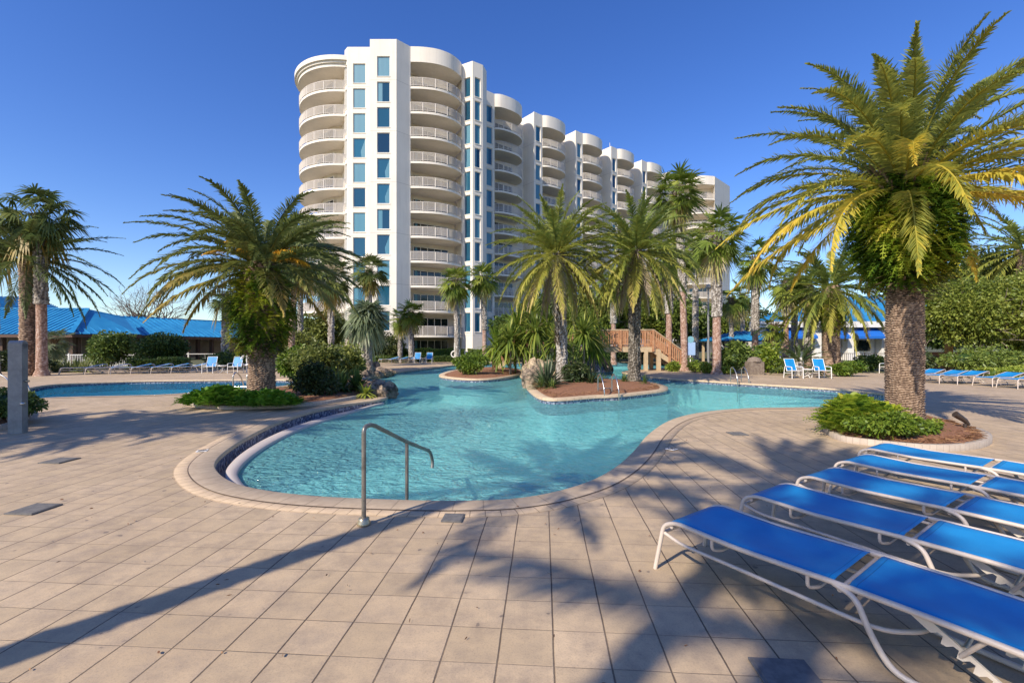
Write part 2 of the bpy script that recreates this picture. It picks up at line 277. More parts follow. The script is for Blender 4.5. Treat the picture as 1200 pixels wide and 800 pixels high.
# ---------------------------------------------------------------- object helpers
def tag(o, label=None, cat=None, group=None, kind=None):
    if label: o['label'] = label
    if cat: o['category'] = cat
    if group: o['group'] = group
    if kind: o['kind'] = kind
    return o
def empty(name, loc, rz=0., **k):
    o = bpy.data.objects.new(name, None); C.objects.link(o); o.location = loc; o.rotation_euler = (0, 0, rz); o.empty_display_size = .1
    return tag(o, **k)
def copy_tree(o, parent=None, kids=None):
    c = o.copy(); C.objects.link(c)
    for k in ('label', 'category', 'group'):
        if parent is None and k in c: pass
    c.parent = parent
    for ch in KIDS.get(o.name, []):
        copy_tree(bpy.data.objects[ch], c)
    return c
KIDS = {}
def link(name, me, parent):
    o = bpy.data.objects.new(name, me); C.objects.link(o)
    if parent is not None:
        o.parent = parent; KIDS.setdefault(parent.name, []).append(o.name)
    return o
class MB:
    def __init__(s): s.v = []; s.f = []; s.uv = {}; s.sm = []; s.att = None
    def add(s, vs, fs, smooth=False):
        b = len(s.v); s.v += [tuple(v) for v in vs]
        for f in fs: s.f.append(tuple(i+b for i in f)); s.sm.append(smooth)
        return b
    def box(s, c, d, rz=0., M4=None):
        x, y, z = d[0]/2, d[1]/2, d[2]/2; vs = []
        m = M4 if M4 is not None else Matrix.Translation(c) @ Matrix.Rotation(rz, 4, 'Z')
        for k in (-z, z):
            for a, b in ((-x, -y), (x, -y), (x, y), (-x, y)): vs.append(m @ Vector((a, b, k)))
        s.add(vs, [(3, 2, 1, 0), (4, 5, 6, 7), (0, 1, 5, 4), (1, 2, 6, 5), (2, 3, 7, 6), (3, 0, 4, 7)])
    def beam(s, a, b, w_, h_):
        a = Vector(a); b = Vector(b); d = b-a; L = d.length; q = d.to_track_quat('X', 'Z')
        s.box(None, (L, w_, h_), M4=Matrix.Translation((a+b)/2) @ q.to_matrix().to_4x4())
    def prism(s, poly, z0, z1, uvs=False):
        n = len(poly); ar = sum(poly[i][0]*poly[(i+1) % n][1]-poly[(i+1) % n][0]*poly[i][1] for i in range(n))
        if ar < 0: poly = poly[::-1]
        vs = [(p[0], p[1], z0) for p in poly]+[(p[0], p[1], z1) for p in poly]
        fs = [tuple(range(n-1, -1, -1)), tuple(range(n, 2*n))]+[(i, (i+1) % n, (i+1) % n+n, i+n) for i in range(n)]
        s.add(vs, fs)
    def tube(s, pts, r, seg=8, cap=True):
        pts = [Vector(p) for p in pts]; n = len(pts); rr = r if isinstance(r, (list, tuple)) else [r]*n
        t0 = (pts[1]-pts[0]).normalized(); nrm = t0.orthogonal().normalized(); vs = []
        for i, p in enumerate(pts):
            t = (pts[min(i+1, n-1)]-pts[max(i-1, 0)]).normalized()
            nrm = (nrm-t*nrm.dot(t)).normalized(); bn = t.cross(nrm)
            for k in range(seg):
                a = 2*math.pi*k/seg; vs.append(p+(nrm*math.cos(a)+bn*math.sin(a))*rr[i])
        fs = [(i*seg+k, i*seg+(k+1) % seg, (i+1)*seg+(k+1) % seg, (i+1)*seg+k) for i in range(n-1) for k in range(seg)]
        s.add(vs, fs, True)
        if cap: s.add([vs[k] for k in range(seg)], [tuple(range(seg-1, -1, -1))]); s.add([vs[(n-1)*seg+k] for k in range(seg)], [tuple(range(seg))])
    def lathe(s, prof, c=(0, 0, 0), seg=16):
        vs = []
        for r, z in prof:
            for k in range(seg):
                a = 2*math.pi*k/seg; vs.append((c[0]+r*math.cos(a), c[1]+r*math.sin(a), c[2]+z))
        n = len(prof)
        s.add(vs, [(i*seg+k, i*seg+(k+1) % seg, (i+1)*seg+(k+1) % seg, (i+1)*seg+k) for i in range(n-1) for k in range(seg)], True)
        s.add([vs[(n-1)*seg+k] for k in range(seg)], [tuple(range(seg))])
        s.add([vs[k] for k in range(seg)], [tuple(range(seg-1, -1, -1))])
    def build(s, name, m, parent=None):
        me = bpy.data.meshes.new(name); me.from_pydata(s.v, [], s.f)
        me.polygons.foreach_set('use_smooth', s.sm); me.materials.append(m); me.update()
        return link(name, me, parent)
def npmesh(name, V, Q, m, parent=None, v=None, smooth=False, uv=None):
    me = bpy.data.meshes.new(name); n = len(Q)
    me.vertices.add(len(V)); me.vertices.foreach_set('co', np.asarray(V, dtype=np.float32).ravel())
    me.loops.add(n*4); me.loops.foreach_set('vertex_index', np.asarray(Q, dtype=np.int32).ravel())
    me.polygons.add(n); me.polygons.foreach_set('loop_start', np.arange(0, n*4, 4, dtype=np.int32))
    if smooth: me.polygons.foreach_set('use_smooth', np.ones(n, dtype=bool))
    if v is not None:
        dom = 'FACE' if len(v) == n else 'POINT'
        a = me.attributes.new('v', 'FLOAT', dom); a.data.foreach_set('value', np.clip(np.asarray(v, dtype=np.float32), 0, 1))
    if uv is not None:
        l = me.uv_layers.new(name='UVMap'); l.data.foreach_set('uv', np.asarray(uv, dtype=np.float32)[np.asarray(Q).ravel()].ravel())
    me.materials.append(m); me.update(calc_edges=True); me.validate()
    return link(name, me, parent)
def nrm(a): return a/np.maximum(np.linalg.norm(a, axis=-1, keepdims=True), 1e-9)

class Leaves:
    def __init__(s): s.V = []; s.Q = []; s.v = []; s.n = 0
    def blades(s, P, D, W, L, wd, droop=0., K=2, v=.5, prof=None):
        P = np.atleast_2d(P).astype(float); N = len(P); D = nrm(np.broadcast_to(D, (N, 3)).astype(float))
        W = np.broadcast_to(W, (N, 3)); W = nrm(W-D*np.sum(W*D, 1, keepdims=True))
        L = np.broadcast_to(L, (N,)); wd = np.broadcast_to(wd, (N,)); droop = np.broadcast_to(droop, (N,)); v = np.broadcast_to(v, (N,))
        if prof is None: prof = {1: (1, .7), 2: (.45, 1, .08), 3: (.4, 1, .8, .06), 4: (.4, .9, 1, .7, .06)}[K]
        out = np.zeros((N, K+1, 2, 3))
        for j in range(K+1):
            t = j/K; c = P+D*(L*t)[:, None]; c[:, 2] -= droop*L*t*t
            h = W*(wd*prof[j]/2)[:, None]; out[:, j, 0] = c-h; out[:, j, 1] = c+h
        base = s.n+np.arange(N)[:, None]*(K+1)*2; q = []
        for j in range(K):
            q.append(np.stack([base[:, 0]+2*j, base[:, 0]+2*j+1, base[:, 0]+2*j+3, base[:, 0]+2*j+2], 1))
        s.V.append(out.reshape(-1, 3)); s.Q.append(np.stack(q, 1).reshape(-1, 4)); s.v.append(np.repeat(v, K)); s.n += N*(K+1)*2
    def rod(s, pts, r, v=.5):                    # 3-sided rachis
        pts = np.asarray(pts); n = len(pts); rr = np.linspace(r, r*.25, n)
        t = nrm(np.gradient(pts, axis=0)); a = nrm(np.cross(t, [0.01, .02, 1.])); b = np.cross(t, a)
        vs = np.stack([pts+(a*math.cos(q)+b*math.sin(q))*rr[:, None] for q in (0, 2.1, 4.2)], 1).reshape(-1, 3)
        q = [[s.n+i*3+k, s.n+i*3+(k+1) % 3, s.n+(i+1)*3+(k+1) % 3, s.n+(i+1)*3+k] for i in range(n-1) for k in range(3)]
        s.V.append(vs); s.Q.append(np.array(q)); s.v.append(np.full(len(q), v)); s.n += len(vs)
    def build(s, name, m, parent=None):
        return npmesh(name, np.concatenate(s.V), np.concatenate(s.Q), m, parent, np.concatenate(s.v))

def frond(lf, base, az, e0, length, bend, m, ll, lw, v0, vtip, lift=.35, hang=0., rng=rng, rach=.03, twist=0.):
    ts = np.linspace(0, 1, 13); e = e0-bend*ts**1.25; e = np.maximum(e, -1.45)
    hx, hy = math.cos(az), math.sin(az); st = length/12
    mid = (e[1:]+e[:-1])/2; dd = np.stack([np.cos(mid)*hx, np.cos(mid)*hy, np.sin(mid)], 1)*st
    pts = np.concatenate([[base], base+np.cumsum(dd, 0)])
    pts[:, 0] += -hy*twist*ts**2*length; pts[:, 1] += hx*twist*ts**2*length
    lf.rod(pts, rach, min(1, v0+.18))
    m = int(m*1.5); lw = lw*1.05; ll = ll*.9; t = np.linspace(.1, 1., m)
    P = np.stack([np.interp(t, ts, pts[:, k]) for k in range(3)], 1); T = nrm(np.gradient(P, axis=0))
    side = np.array([-hy, hx, 0.]); side = nrm(side-T*(T@side)[:, None]); N = np.cross(T, side); N = np.where(N[:, 2:3] < 0, -N, N)
    ang = R(62)-R(34)*t
    prof = np.clip(np.sin(np.clip(t*1.02, 0, 1)*math.pi*.93+.22), .12, 1)**.8
    for sg in (-1, 1):
        j = rng.normal(0, .13, (m, 3))
        D = T*np.cos(ang)[:, None]+side*(sg*np.sin(ang))[:, None]+N*(lift*rng.uniform(.5, 1.4, m))[:, None]+j
        W = np.cross(D, N)*.8+N*.6*sg+T*.3
        lf.blades(P, D, W, ll*prof*rng.uniform(.85, 1.1, m), lw, rng.uniform(.05, .5, m)+hang, 2,
                  np.clip(v0+(vtip-v0)*t+rng.normal(0, .07, m), 0, 1))

def pinnate(n, length, m=44, ll=.5, lw=.04, emax=84, emin=-38, bend=(50, 85), yellow=.5, seed=1, r0=.18, sweep=None, vb=.25, hang=.0, name='crown', mt='frond', parent=None, loc=(0, 0, 0), skipaz=None):
    g = np.random.default_rng(seed); lf = Leaves()
    for i in range(n):
        q = (i+.5)/n; az = i*2.39996+g.normal(0, .15); e0 = R(emax-(emax-emin)*q**.95+g.normal(0, 5))
        if sweep: az += sweep[1]*math.sin(sweep[0]-az)
        L = length*(.78+.25*math.sin(min(1, q*1.5+.2)*math.pi/2))*g.uniform(.9, 1.07)
        b = R(g.uniform(*bend))*(1-.25*q if e0 < 0 else 1)
        yl = yellow*max(0, (q-.45)/.55)**1.0*g.uniform(.3, 1.3)
        v0 = vb+.35*yl+g.uniform(-.08, .1); vt = vb+.75*yl+g.uniform(-.05, .12)
        frond(lf, np.array([math.cos(az)*r0, math.sin(az)*r0, .15-.45*q]), az, e0, L, b, m, ll, lw, v0, vt, .35 if q < .75 else .1, hang+.35*max(0, q-.6), g, .03*length/3.5, g.normal(0, .05))
    o = lf.build(name, M[mt], parent); o.location = loc; return o

def fancrown(n, pet, rad, seg=26, emax=80, emin=-65, seed=1, mt='fan', parent=None, loc=(0, 0, 0), droop=.35, dead=.12, vb=.4, sweep=None, name='crown', lw=1.):
    g = np.random.default_rng(seed); lf = Leaves()
    for i in range(n):
        q = (i+.5)/n; az = i*2.39996+g.normal(0, .2); e0 = R(emax-(emax-emin)*q**.9+g.normal(0, 7))
        if sweep: az += sweep[1]*math.sin(sweep[0]-az)
        L = pet*g.uniform(.75, 1.1); h = np.array([math.cos(az), math.sin(az), 0.])
        ts = np.linspace(0, 1, 5); e = e0-R(28)*ts
        d = np.stack([np.cos(e)*h[0], np.cos(e)*h[1], np.sin(e)], 1); pts = np.concatenate([[h*.1+[0, 0, .1-.3*q]], h*.1+[0, 0, .1-.3*q]+np.cumsum(d*L/5, 0)])
        v = vb+g.uniform(-.2, .15); isd = q > 1-dead
        if isd: v = .95
        lf.rod(pts, .018, min(1, v+.25))
        T = nrm(d[-1]); sd = np.array([-h[1], h[0], 0.]); N = np.cross(T, sd); N = N*np.sign(N[2]+1e-6)
        th = np.linspace(-R(125), R(125), seg); rr = rad*(1-.28*np.abs(th)/R(125))*g.uniform(.85, 1.08)
        D = np.cos(th)[:, None]*T+np.sin(th)[:, None]*sd+N*(.18+.15*np.abs(np.sin(th)))[:, None]+g.normal(0, .04, (seg, 3))
        W = np.cross(D, N)+N*.35
        lf.blades(np.repeat(pts[-1][None], seg, 0), D, W, rr*g.uniform(.85, 1.1, seg), rad*.085*lw, droop*g.uniform(.6, 1.5, seg)+(.5 if isd else 0), 3, np.clip(v+g.normal(0, .08, seg), 0, 1), (.12, .95, .75, .05))
    o = lf.build(name, M[mt], parent); o.location = loc; return o

def trunkmesh(name, prof, h, ridge=.05, amp=.03, nth=40, diamond=0, mt='datetrunk', parent=None, seed=1, lean=(0, 0), wob=.02, per=5, curve=(0, 0)):
    g = np.random.default_rng(seed); nz = max(10, int(h/ridge*per)); zz = np.linspace(-.05, h, nz); th = np.linspace(0, 2*math.pi, nth, endpoint=False)
    Zg, Tg = np.meshgrid(zz, th, indexing='ij')
    base = np.interp(Zg, [p[0]*h for p in prof], [p[1] for p in prof])
    ph = Zg/ridge+.25*np.sin(Tg*3+Zg*2)+.12*np.sin(Tg*7+1.3*Zg)+.3*np.sin(Tg*11+Zg*5)*np.sin(Zg*9+Tg*2)+.16*np.sin(Tg*23+Zg*13)
    if diamond:
        a = np.abs(((ph+Tg*diamond/(2*math.pi)) % 1)-.5)*2; b = np.abs(((ph-Tg*diamond/(2*math.pi)) % 1)-.5)*2; s = np.minimum(a, b)**.7; s = 1-s
        s = 1-np.abs(a-b)
        s = np.maximum(a, b)
    else:
        s = (ph % 1)**1.5
    rnd = g.random((int(nz/per)+3, nth)); cell = np.clip((ph).astype(int), 0, rnd.shape[0]-1); rr = rnd[cell, np.broadcast_to(np.arange(nth), cell.shape)]
    rad = base+amp*s*(.35+1.3*rr)+.006*np.sin(Zg*1.7+seed)+g.normal(0, amp*.08, Zg.shape)
    bx = lean[0]*Zg+curve[0]*(Zg/h)**2; by = lean[1]*Zg+curve[1]*(Zg/h)**2
    V = np.stack([np.cos(Tg)*rad+bx, np.sin(Tg)*rad+by, Zg], -1).reshape(-1, 3)
    i, k = np.meshgrid(np.arange(nz-1), np.arange(nth), indexing='ij')
    Q = np.stack([i*nth+k, i*nth+(k+1) % nth, (i+1)*nth+(k+1) % nth, (i+1)*nth+k], -1).reshape(-1, 4)
    v = np.clip(s*.6+.75*(rr-.4), 0, 1).reshape(-1)
    return npmesh(name, V, Q, M[mt], parent, v, True)

def boots(parent, z0, z1, r0, r1, n, L, wd, mt='boot', seed=1, up=.9, out=.6, name='leaf_bases', droop=0., vr=(0, 1), K=2):
    g = np.random.default_rng(seed); lf = Leaves(); th = np.arange(n)*2.39996; q = np.linspace(0, 1, n); z = z0+(z1-z0)*q; r = r0+(r1-r0)*q
    h = np.stack([np.cos(th), np.sin(th), 0*th], 1)
    lf.blades(h*r[:, None]+np.stack([0*z, 0*z, z], 1), h*out+np.array([0, 0, up])+g.normal(0, .15, (n, 3)), np.stack([-np.sin(th), np.cos(th), 0*th], 1), L*g.uniform(.7, 1.3, n), wd, droop, K, g.uniform(vr[0], vr[1], n), (1, .6, .35) if K == 2 else None)
    return lf.build(name, M[mt], parent)

def skirt(parent, prof, n, L, wd, seed=1, mt='fern', loc=(0, 0, 0), name='fern_skirt'):
    g = np.random.default_rng(seed); lf = Leaves(); z = g.uniform(prof[0][0], prof[-1][0], n); r = np.interp(z, [p[0] for p in prof], [p[1] for p in prof]); th = g.uniform(0, 2*math.pi, n)
    lump = 1+.1*np.sin(th*5+z*4)+.08*np.sin(th*9-z*7)
    f = g.uniform(.55, 1., n)**.6*lump; h = np.stack([np.cos(th), np.sin(th), 0*th], 1)
    P = h*(r*f-L*.55)[:, None]+np.stack([0*z, 0*z, z], 1)
    D = h+np.stack([0*z, 0*z, g.normal(.15, .45, n)], 1)+g.normal(0, .35, (n, 3))
    patch = .5+.3*np.sin(th*2.3+z*3.1)+.15*np.sin(th*5.1-z*6)
    v = np.clip(patch+g.normal(0, .18, n)-.12, 0, 1)
    sd = nrm(np.cross(D, [0, 0, 1.])); ll = L*g.uniform(.5, 1.25, n)
    lf.blades(P, D, sd+g.normal(0, .3, (n, 3)), ll, wd*.4, .5, 3, v)
    # leaflets down each fern blade
    Dn = nrm(D)
    for t in (.25, .4, .55, .7, .85):
        c = P+Dn*(ll*t)[:, None]; c[:, 2] -= .5*ll*t*t
        for sg in (-1, 1):
            lf.blades(c, sd*sg+Dn*.55, Dn+g.normal(0, .2, (n, 3)), wd*1.5*(1.1-t*.7), wd*.55, .25, 1, v+.05)
    o = lf.build(name, M[mt], parent); o.location = loc; return o

def sub_blobs(c, r, k, fr=.42, g=rng):
    u = nrm(g.normal(0, 1, (k, 3))); u[:, 2] = u[:, 2]*.85+.12
    p = np.array(c)+u*np.array(r)*(1-fr*.8)*g.uniform(.55, 1.08, (k, 1))
    return p, np.array(r)[None]*fr*g.uniform(.7, 1.3, (k, 1))
def cloud(lf, c, r, n, size, k=14, seed=1, vb=.5, fr=.42, flat=.0, K=1, wr=.55, core=True):
    g = np.random.default_rng(seed); pc, pr = sub_blobs(c, r, k, fr, g); idx = g.integers(0, k, n)
    u = nrm(g.normal(0, 1, (n, 3))); rad = g.uniform(.35, 1, n)**.45; tone = g.uniform(-.14, .14, k)
    P = pc[idx]+u*pr[idx]*rad[:, None]
    low = np.maximum(P[:, 2], c[2]-r[2]); P[:, 2] = low
    D = u*.9+g.normal(0, .6, (n, 3)); D[:, 2] *= (1-flat)
    lf.blades(P, D, g.normal(0, 1, (n, 3)), size*g.uniform(.6, 1.3, n), size*wr, .2, K, np.clip(vb+tone[idx]+g.normal(0, .16, n), 0, 1))
def hull(c, r, seed, name, mt, parent, sc=.74):
    g = np.random.default_rng(seed); nu, nv = 18, 10; V = []; Q = []
    for j in range(nv+1):
        ph = -math.pi/2+math.pi*j/nv
        for i in range(nu):
            a = 2*math.pi*i/nu; s = sc*(1+.12*math.sin(3*a+seed)*math.cos(ph)+.08*math.sin(5*a+4*ph))
            V.append((c[0]+r[0]*s*math.cos(ph)*math.cos(a), c[1]+r[1]*s*math.cos(ph)*math.sin(a), c[2]+r[2]*s*math.sin(ph)))
    return np.array(V), np.array([(j*nu+i, j*nu+(i+1) % nu, (j+1)*nu+(i+1) % nu, (j+1)*nu+i) for j in range(nv) for i in range(nu)])
def bush(name, label, cat, pos, r, n, size, mt='shrub', seed=1, k=16, group=None, vb=.5, fr=.42, K=1, wr=.55, z=0., stems=True):
    root = empty(name, (pos[0], pos[1], z), label=label, cat=cat, group=group)
    lf = Leaves(); c = (0, 0, r[2]*.95)
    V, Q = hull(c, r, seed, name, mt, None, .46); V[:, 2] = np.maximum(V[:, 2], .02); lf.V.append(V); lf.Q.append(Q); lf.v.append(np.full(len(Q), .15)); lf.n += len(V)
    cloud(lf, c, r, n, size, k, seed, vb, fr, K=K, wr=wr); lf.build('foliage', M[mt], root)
    if stems:
        mb = MB()
        for i in range(5):
            a = i*1.3+seed; mb.tube([(.06*math.cos(a), .06*math.sin(a), -.02), (r[0]*.3*math.cos(a), r[1]*.3*math.sin(a), r[2]*.9)], [.03, .012], 5)
        mb.build('stem', M['bark'], root)
    return root
def spiky(name, label, pos, n, L, wd, mt='shrub_grey', seed=1, emin=-10, emax=80, droop=.35, z=0., h=0., cat='plant', group=None, K=3, stem=0, vb=.5, rstem=.06):
    root = empty(name, (pos[0], pos[1], z), label=label, cat=cat, group=group); g = np.random.default_rng(seed); lf = Leaves()
    th = g.uniform(0, 2*math.pi, n); e = np.radians(g.uniform(emin, emax, n)); D = np.stack([np.cos(e)*np.cos(th), np.cos(e)*np.sin(th), np.sin(e)], 1)
    lf.blades(np.array([[0, 0, h]])+D*.05+g.normal(0, .03, (n, 3)), D, np.stack([-np.sin(th), np.cos(th), 0*th], 1)+g.normal(0, .15, (n, 3)), L*g.uniform(.7, 1.15, n), wd, droop*np.cos(e)*g.uniform(.5, 1.4, n), K, np.clip(g.normal(vb, .2, n), 0, 1))
    lf.build('foliage', M[mt], root)
    if h > .15:
        mb = MB(); mb.tube([(0, 0, -.05), (.02, .01, h*.5), (0, 0, h)], [rstem*1.2, rstem, rstem*.8], 7); mb.build('stem', M['bark'], root)
    return root
def hedge(name, label, x0, y0, x1, y1, wd, h, n, size, mt='shrub_light', seed=1, z=0., group=None, vb=.5):
    L = math.hypot(x1-x0, y1-y0); root = empty(name, ((x0+x1)/2, (y0+y1)/2, z), math.atan2(y1-y0, x1-x0), label=label, cat='hedge', group=group)
    g = np.random.default_rng(seed); lf = Leaves()
    P = np.stack([g.uniform(-L/2, L/2, n), g.uniform(-wd/2, wd/2, n), g.uniform(0, h, n)], 1); f = g.integers(0, 3, n)
    P[f == 0, 2] = h+g.normal(0, .03, (f == 0).sum()); P[f == 1, 1] = -wd/2+g.normal(0, .03, (f == 1).sum()); P[:, 2] += .06*np.sin(P[:, 0]*2.1+seed); P[:, 2] = np.maximum(P[:, 2], .02)
    lf.blades(P, g.normal(0, 1, (n, 3))+[0, -.3, .5], g.normal(0, 1, (n, 3)), size*g.uniform(.6, 1.3, n), size*.55, .2, 1, np.clip(vb+.12*np.sin(P[:, 0]*1.3)+g.normal(0, .17, n), 0, 1))
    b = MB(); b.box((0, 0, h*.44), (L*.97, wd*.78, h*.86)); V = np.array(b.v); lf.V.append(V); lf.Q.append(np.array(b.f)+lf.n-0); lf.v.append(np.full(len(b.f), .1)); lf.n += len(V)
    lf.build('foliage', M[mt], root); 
    s = MB()
    for q in np.arange(-L/2+.3, L/2, 1.2): s.tube([(q, 0, -.05), (q+.05, .03, h*.8)], .025, 5)
    s.build('stem', M['bark'], root); return root
def limbs(mb, p, d, L, r, depth, g, spread=.6):
    n = 4; pts = [Vector(p)]; dv = Vector(d).normalized()
    for i in range(n):
        dv = (dv+Vector(g.normal(0, .12, 3))+Vector((0, 0, .03))).normalized(); pts.append(pts[-1]+dv*L/n)
    mb.tube(pts, [r*(1-.45*i/n) for i in range(n+1)], 5 if depth < 3 else 7, False)
    if depth > 0:
        for k in range(3 if depth > 1 else 3):
            a = pts[-1] if k < 2 else pts[2]; nd = (dv+Vector(g.normal(0, spread, 3))).normalized()
            limbs(mb, a, nd, L*g.uniform(.6, .8), r*.55, depth-1, g, spread)
def tree(name, label, pos, h, r, n, size, mt='tree', seed=1, k=26, trunk_h=None, z=0., group=None, tr=.2, wr=.6, fr=.36, vb=.5):
    root = empty(name, (pos[0], pos[1], z), label=label, cat='tree', group=group); g = np.random.default_rng(seed); th = trunk_h or h*.3
    mb = MB(); mb.tube([(0, 0, -.1), (.05, .02, th*.5), (0, .05, th)], [tr*1.3, tr, tr*.8], 9)
    for i in range(6):
        a = i*1.05+g.uniform(0, .5); limbs(mb, (0, .03, th*g.uniform(.75, 1)), (math.cos(a)*r[0]*.6, math.sin(a)*r[1]*.6, (h-th)*.55), min(r[0], h-th)*.55, tr*.5, 2, g)
    mb.build('trunk', M['bark'], root)
    lf = Leaves(); rz = (h-th*.8)/2; cloud(lf, (0, 0, h-rz), (r[0], r[1], rz), n, size, k, seed, vb, fr, wr=wr); lf.build('crown', M[mt], root); return root

# ---------------------------------------------------------------- plan outlines
def smooth(pts, per=6):
    pts = np.array([p[:2] for p in pts], float); n = len(pts); out = []
    for i in range(n):
        p0, p1, p2, p3 = pts[i-1], pts[i], pts[(i+1) % n], pts[(i+2) % n]
        for t in np.arange(per)/per:
            out.append(.5*((2*p1)+(-p0+p2)*t+(2*p0-5*p1+4*p2-p3)*t*t+(-p0+3*p1-3*p2+p3)*t**3))
    out = np.array(out)
    ar = np.sum(out[:, 0]*np.roll(out[:, 1], -1)-np.roll(out[:, 0], -1)*out[:, 1])
    return out if ar > 0 else out[::-1]
def offs(P, d):                                 # outward for counter-clockwise outlines
    t = nrm(np.roll(P, -1, 0)-np.roll(P, 1, 0)); return P+np.stack([t[:, 1], -t[:, 0]], 1)*d
def band(name, rows, m, parent=None, closed=True, i0=0, i1=None, vs=None):      # rows: list of (outline, z); uv u = length, v
    n = len(rows[0][0]); P0 = rows[0][0]; seg = np.linalg.norm(np.roll(P0, -1, 0)-P0, axis=1); u = np.concatenate([[0], np.cumsum(seg)])
    idx = list(range(n))+[0]; V = []; UV = []; k = len(rows)
    if vs is None: vs = np.linspace(0, 1, k)
    for j, i in enumerate(idx):
        for r, (P, z) in enumerate(rows): V.append((P[i][0], P[i][1], z if np.isscalar(z) else z[i])); UV.append((u[j], vs[r]))
    Q = [(j*k+r, j*k+r+1, (j+1)*k+r+1, (j+1)*k+r) for j in range(len(idx)-1) for r in range(k-1)]
    return npmesh(name, V, Q, m, parent, None, False, UV)
def sheet(name, loops, z, m, parent=None, zf=None):
    lp = [[Vector((p[0], p[1], 0)) for p in l] for l in loops]; tr = tessellate_polygon(lp); fl = [p for l in lp for p in l]
    me = bpy.data.meshes.new(name); fs = []
    for t in tr:
        a, b, c = (fl[i] for i in t)
        fs.append(t if (b-a).cross(c-a).z > 0 else t[::-1])
    me.from_pydata([(p.x, p.y, z) for p in fl], [], fs); me.materials.append(m); me.update(); return link(name, me, parent)
def inside(P, x, y):
    r = False; n = len(P); j = n-1
    for i in range(n):
        if (P[i][1] > y) != (P[j][1] > y) and x < (P[j][0]-P[i][0])*(y-P[i][1])/(P[j][1]-P[i][1])+P[i][0]: r = not r
        j = i
    return r

WL = -.15
main_px = [(600, 586), (650, 578), (695, 564), (725, 547), (745, 529), (762, 509), (782, 495), (805, 487), (838, 481.5), (880, 478.5), (940, 477.5), (1000, 476), (1045, 470),
           (1045, 463), (1000, 457), (940, 453), (880, 449.5), (829, 446.3), (790, 443.8), (760, 441), (738, 438), (729, 436), (738, 434), (758, 432.5), (778, 430.5), (789, 427.5), (780, 425), (740, 424.3), (700, 424), (645, 424.5), (600, 425), (560, 426.5),
           (534, 427.5), (512, 430), (475, 434.5), (452, 438), (434, 441.5), (427, 447), (440, 454), (453, 460), (449, 467), (410, 473), (368, 481), (329, 493), (292, 510), (263, 528), (249, 543), (254, 556), (275, 568), (310, 576), (360, 582), (420, 585.5), (500, 588), (555, 588)]
POOL = smooth([G(*p) for p in main_px], 5)
POOL2 = smooth([G(*p) for p in [(30, 466.7), (70, 465.5), (112, 464.3), (180, 462.8), (225, 460.3), (275, 456.5), (325, 453), (350, 449.5), (352, 446.5), (330, 444.6), (292, 444.6), (220, 445.2), (150, 446.3), (67, 450), (32, 455), (10, 461)]], 4)
back = [(-75, -14), (60, -14), (60, 29), (32, 29), (22, 27.5), (15, 28), (12, 31), (13, 40), (10, 46.5), (-12, 46.5), (-13.5, 38), (-15, 33.5), (-25, 31.5), (-75, 31)]
deck = sheet('pool_deck', [back, POOL, POOL2], 0., M['deck']); tag(deck, kind='structure')
gr = sheet('ground', [[(-1500, -600), (1500, -600), (1500, 2500), (-1500, 2500)], back], 0., M['soil']); tag(gr, kind='structure')
for nm, P in (('pool_coping', POOL), ('far_pool_coping', POOL2)):
    o = band(nm, [(offs(P, -.035), -.055), (offs(P, -.035), .0), (offs(P, -.02), .012), (offs(P, .28), .012)], M['coping'], vs=[0, .12, .16, 1]); tag(o, kind='structure')
    if P is POOL: o = band('coping_course', [(offs(P, .28), .006), (offs(P, .43), .006), (offs(P, .43), .0)], M['ring'], vs=[0, 1, 1]); tag(o, kind='structure')
    o = band(nm.replace('coping', 'tile_wall'), [(P, -.45), (P, -.03)], M['tile'], vs=[0, .42]); tag(o, kind='structure')
    z = np.full(len(P), -1.3)
    o = band(nm.replace('coping', 'wall'), [(P, -1.45), (P, -.45)], M['plaster']); tag(o, kind='structure')
# pool floors: a grid that slopes from the shallow entry to the deep end
def floor(name, P, zf, step=.5):
    x0, y0 = P.min(0)-.6; x1, y1 = P.max(0)+.6; xs = np.arange(x0, x1, step); ys = np.arange(y0, y1, step); V = [(x, y, zf(x, y)) for y in ys for x in xs]; nx = len(xs); Q = []
    for j in range(len(ys)-1):
        for i in range(nx-1):
            cx, cy = xs[i]+step/2, ys[j]+step/2
            if inside(P, cx, cy) or any(inside(P, cx+a, cy+b) for a in (-.6, .6) for b in (-.6, .6)): Q.append((j*nx+i, j*nx+i+1, (j+1)*nx+i+1, (j+1)*nx+i))
    o = npmesh(name, V, Q, M['plaster']); tag(o, kind='structure')
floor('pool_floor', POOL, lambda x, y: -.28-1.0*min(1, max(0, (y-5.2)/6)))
floor('far_pool_floor', POOL2, lambda x, y: -1.3)
# gutter ledge on the left curve
LO = [G(x, y, -.1) for x, y in [(283, 576), (270, 567), (264, 556), (268, 545), (284, 530), (310, 514), (345, 499), (385, 487), (425, 477), (447, 471)]]
LI = [G(x, y, -.1) for x, y in [(330, 586), (296, 575), (281, 561), (280, 549), (297, 532), (326, 514), (362, 498), (400, 486), (437, 475), (450, 472)]]
def dens(L):
    L = np.array([p[:2] for p in L]); n = len(L); out = []
    for i in range(n-1):
        p0, p1, p2, p3 = L[max(0, i-1)], L[i], L[i+1], L[min(n-1, i+2)]
        for t in np.arange(5)/5: out.append(.5*((2*p1)+(-p0+p2)*t+(2*p0-5*p1+4*p2-p3)*t*t+(-p0+3*p1-3*p2+p3)*t**3))
    return np.array(out+[L[-1]])
lo, li = dens(LO), dens(LI)
V = []; UVl = []
for a, b in zip(lo, li): V += [(*a, -.5), (*a, -.11), (*a*.97+.03*b, -.1), (*b*.97+.03*a, -.1), (*b, -.11), (*b, -.5)]
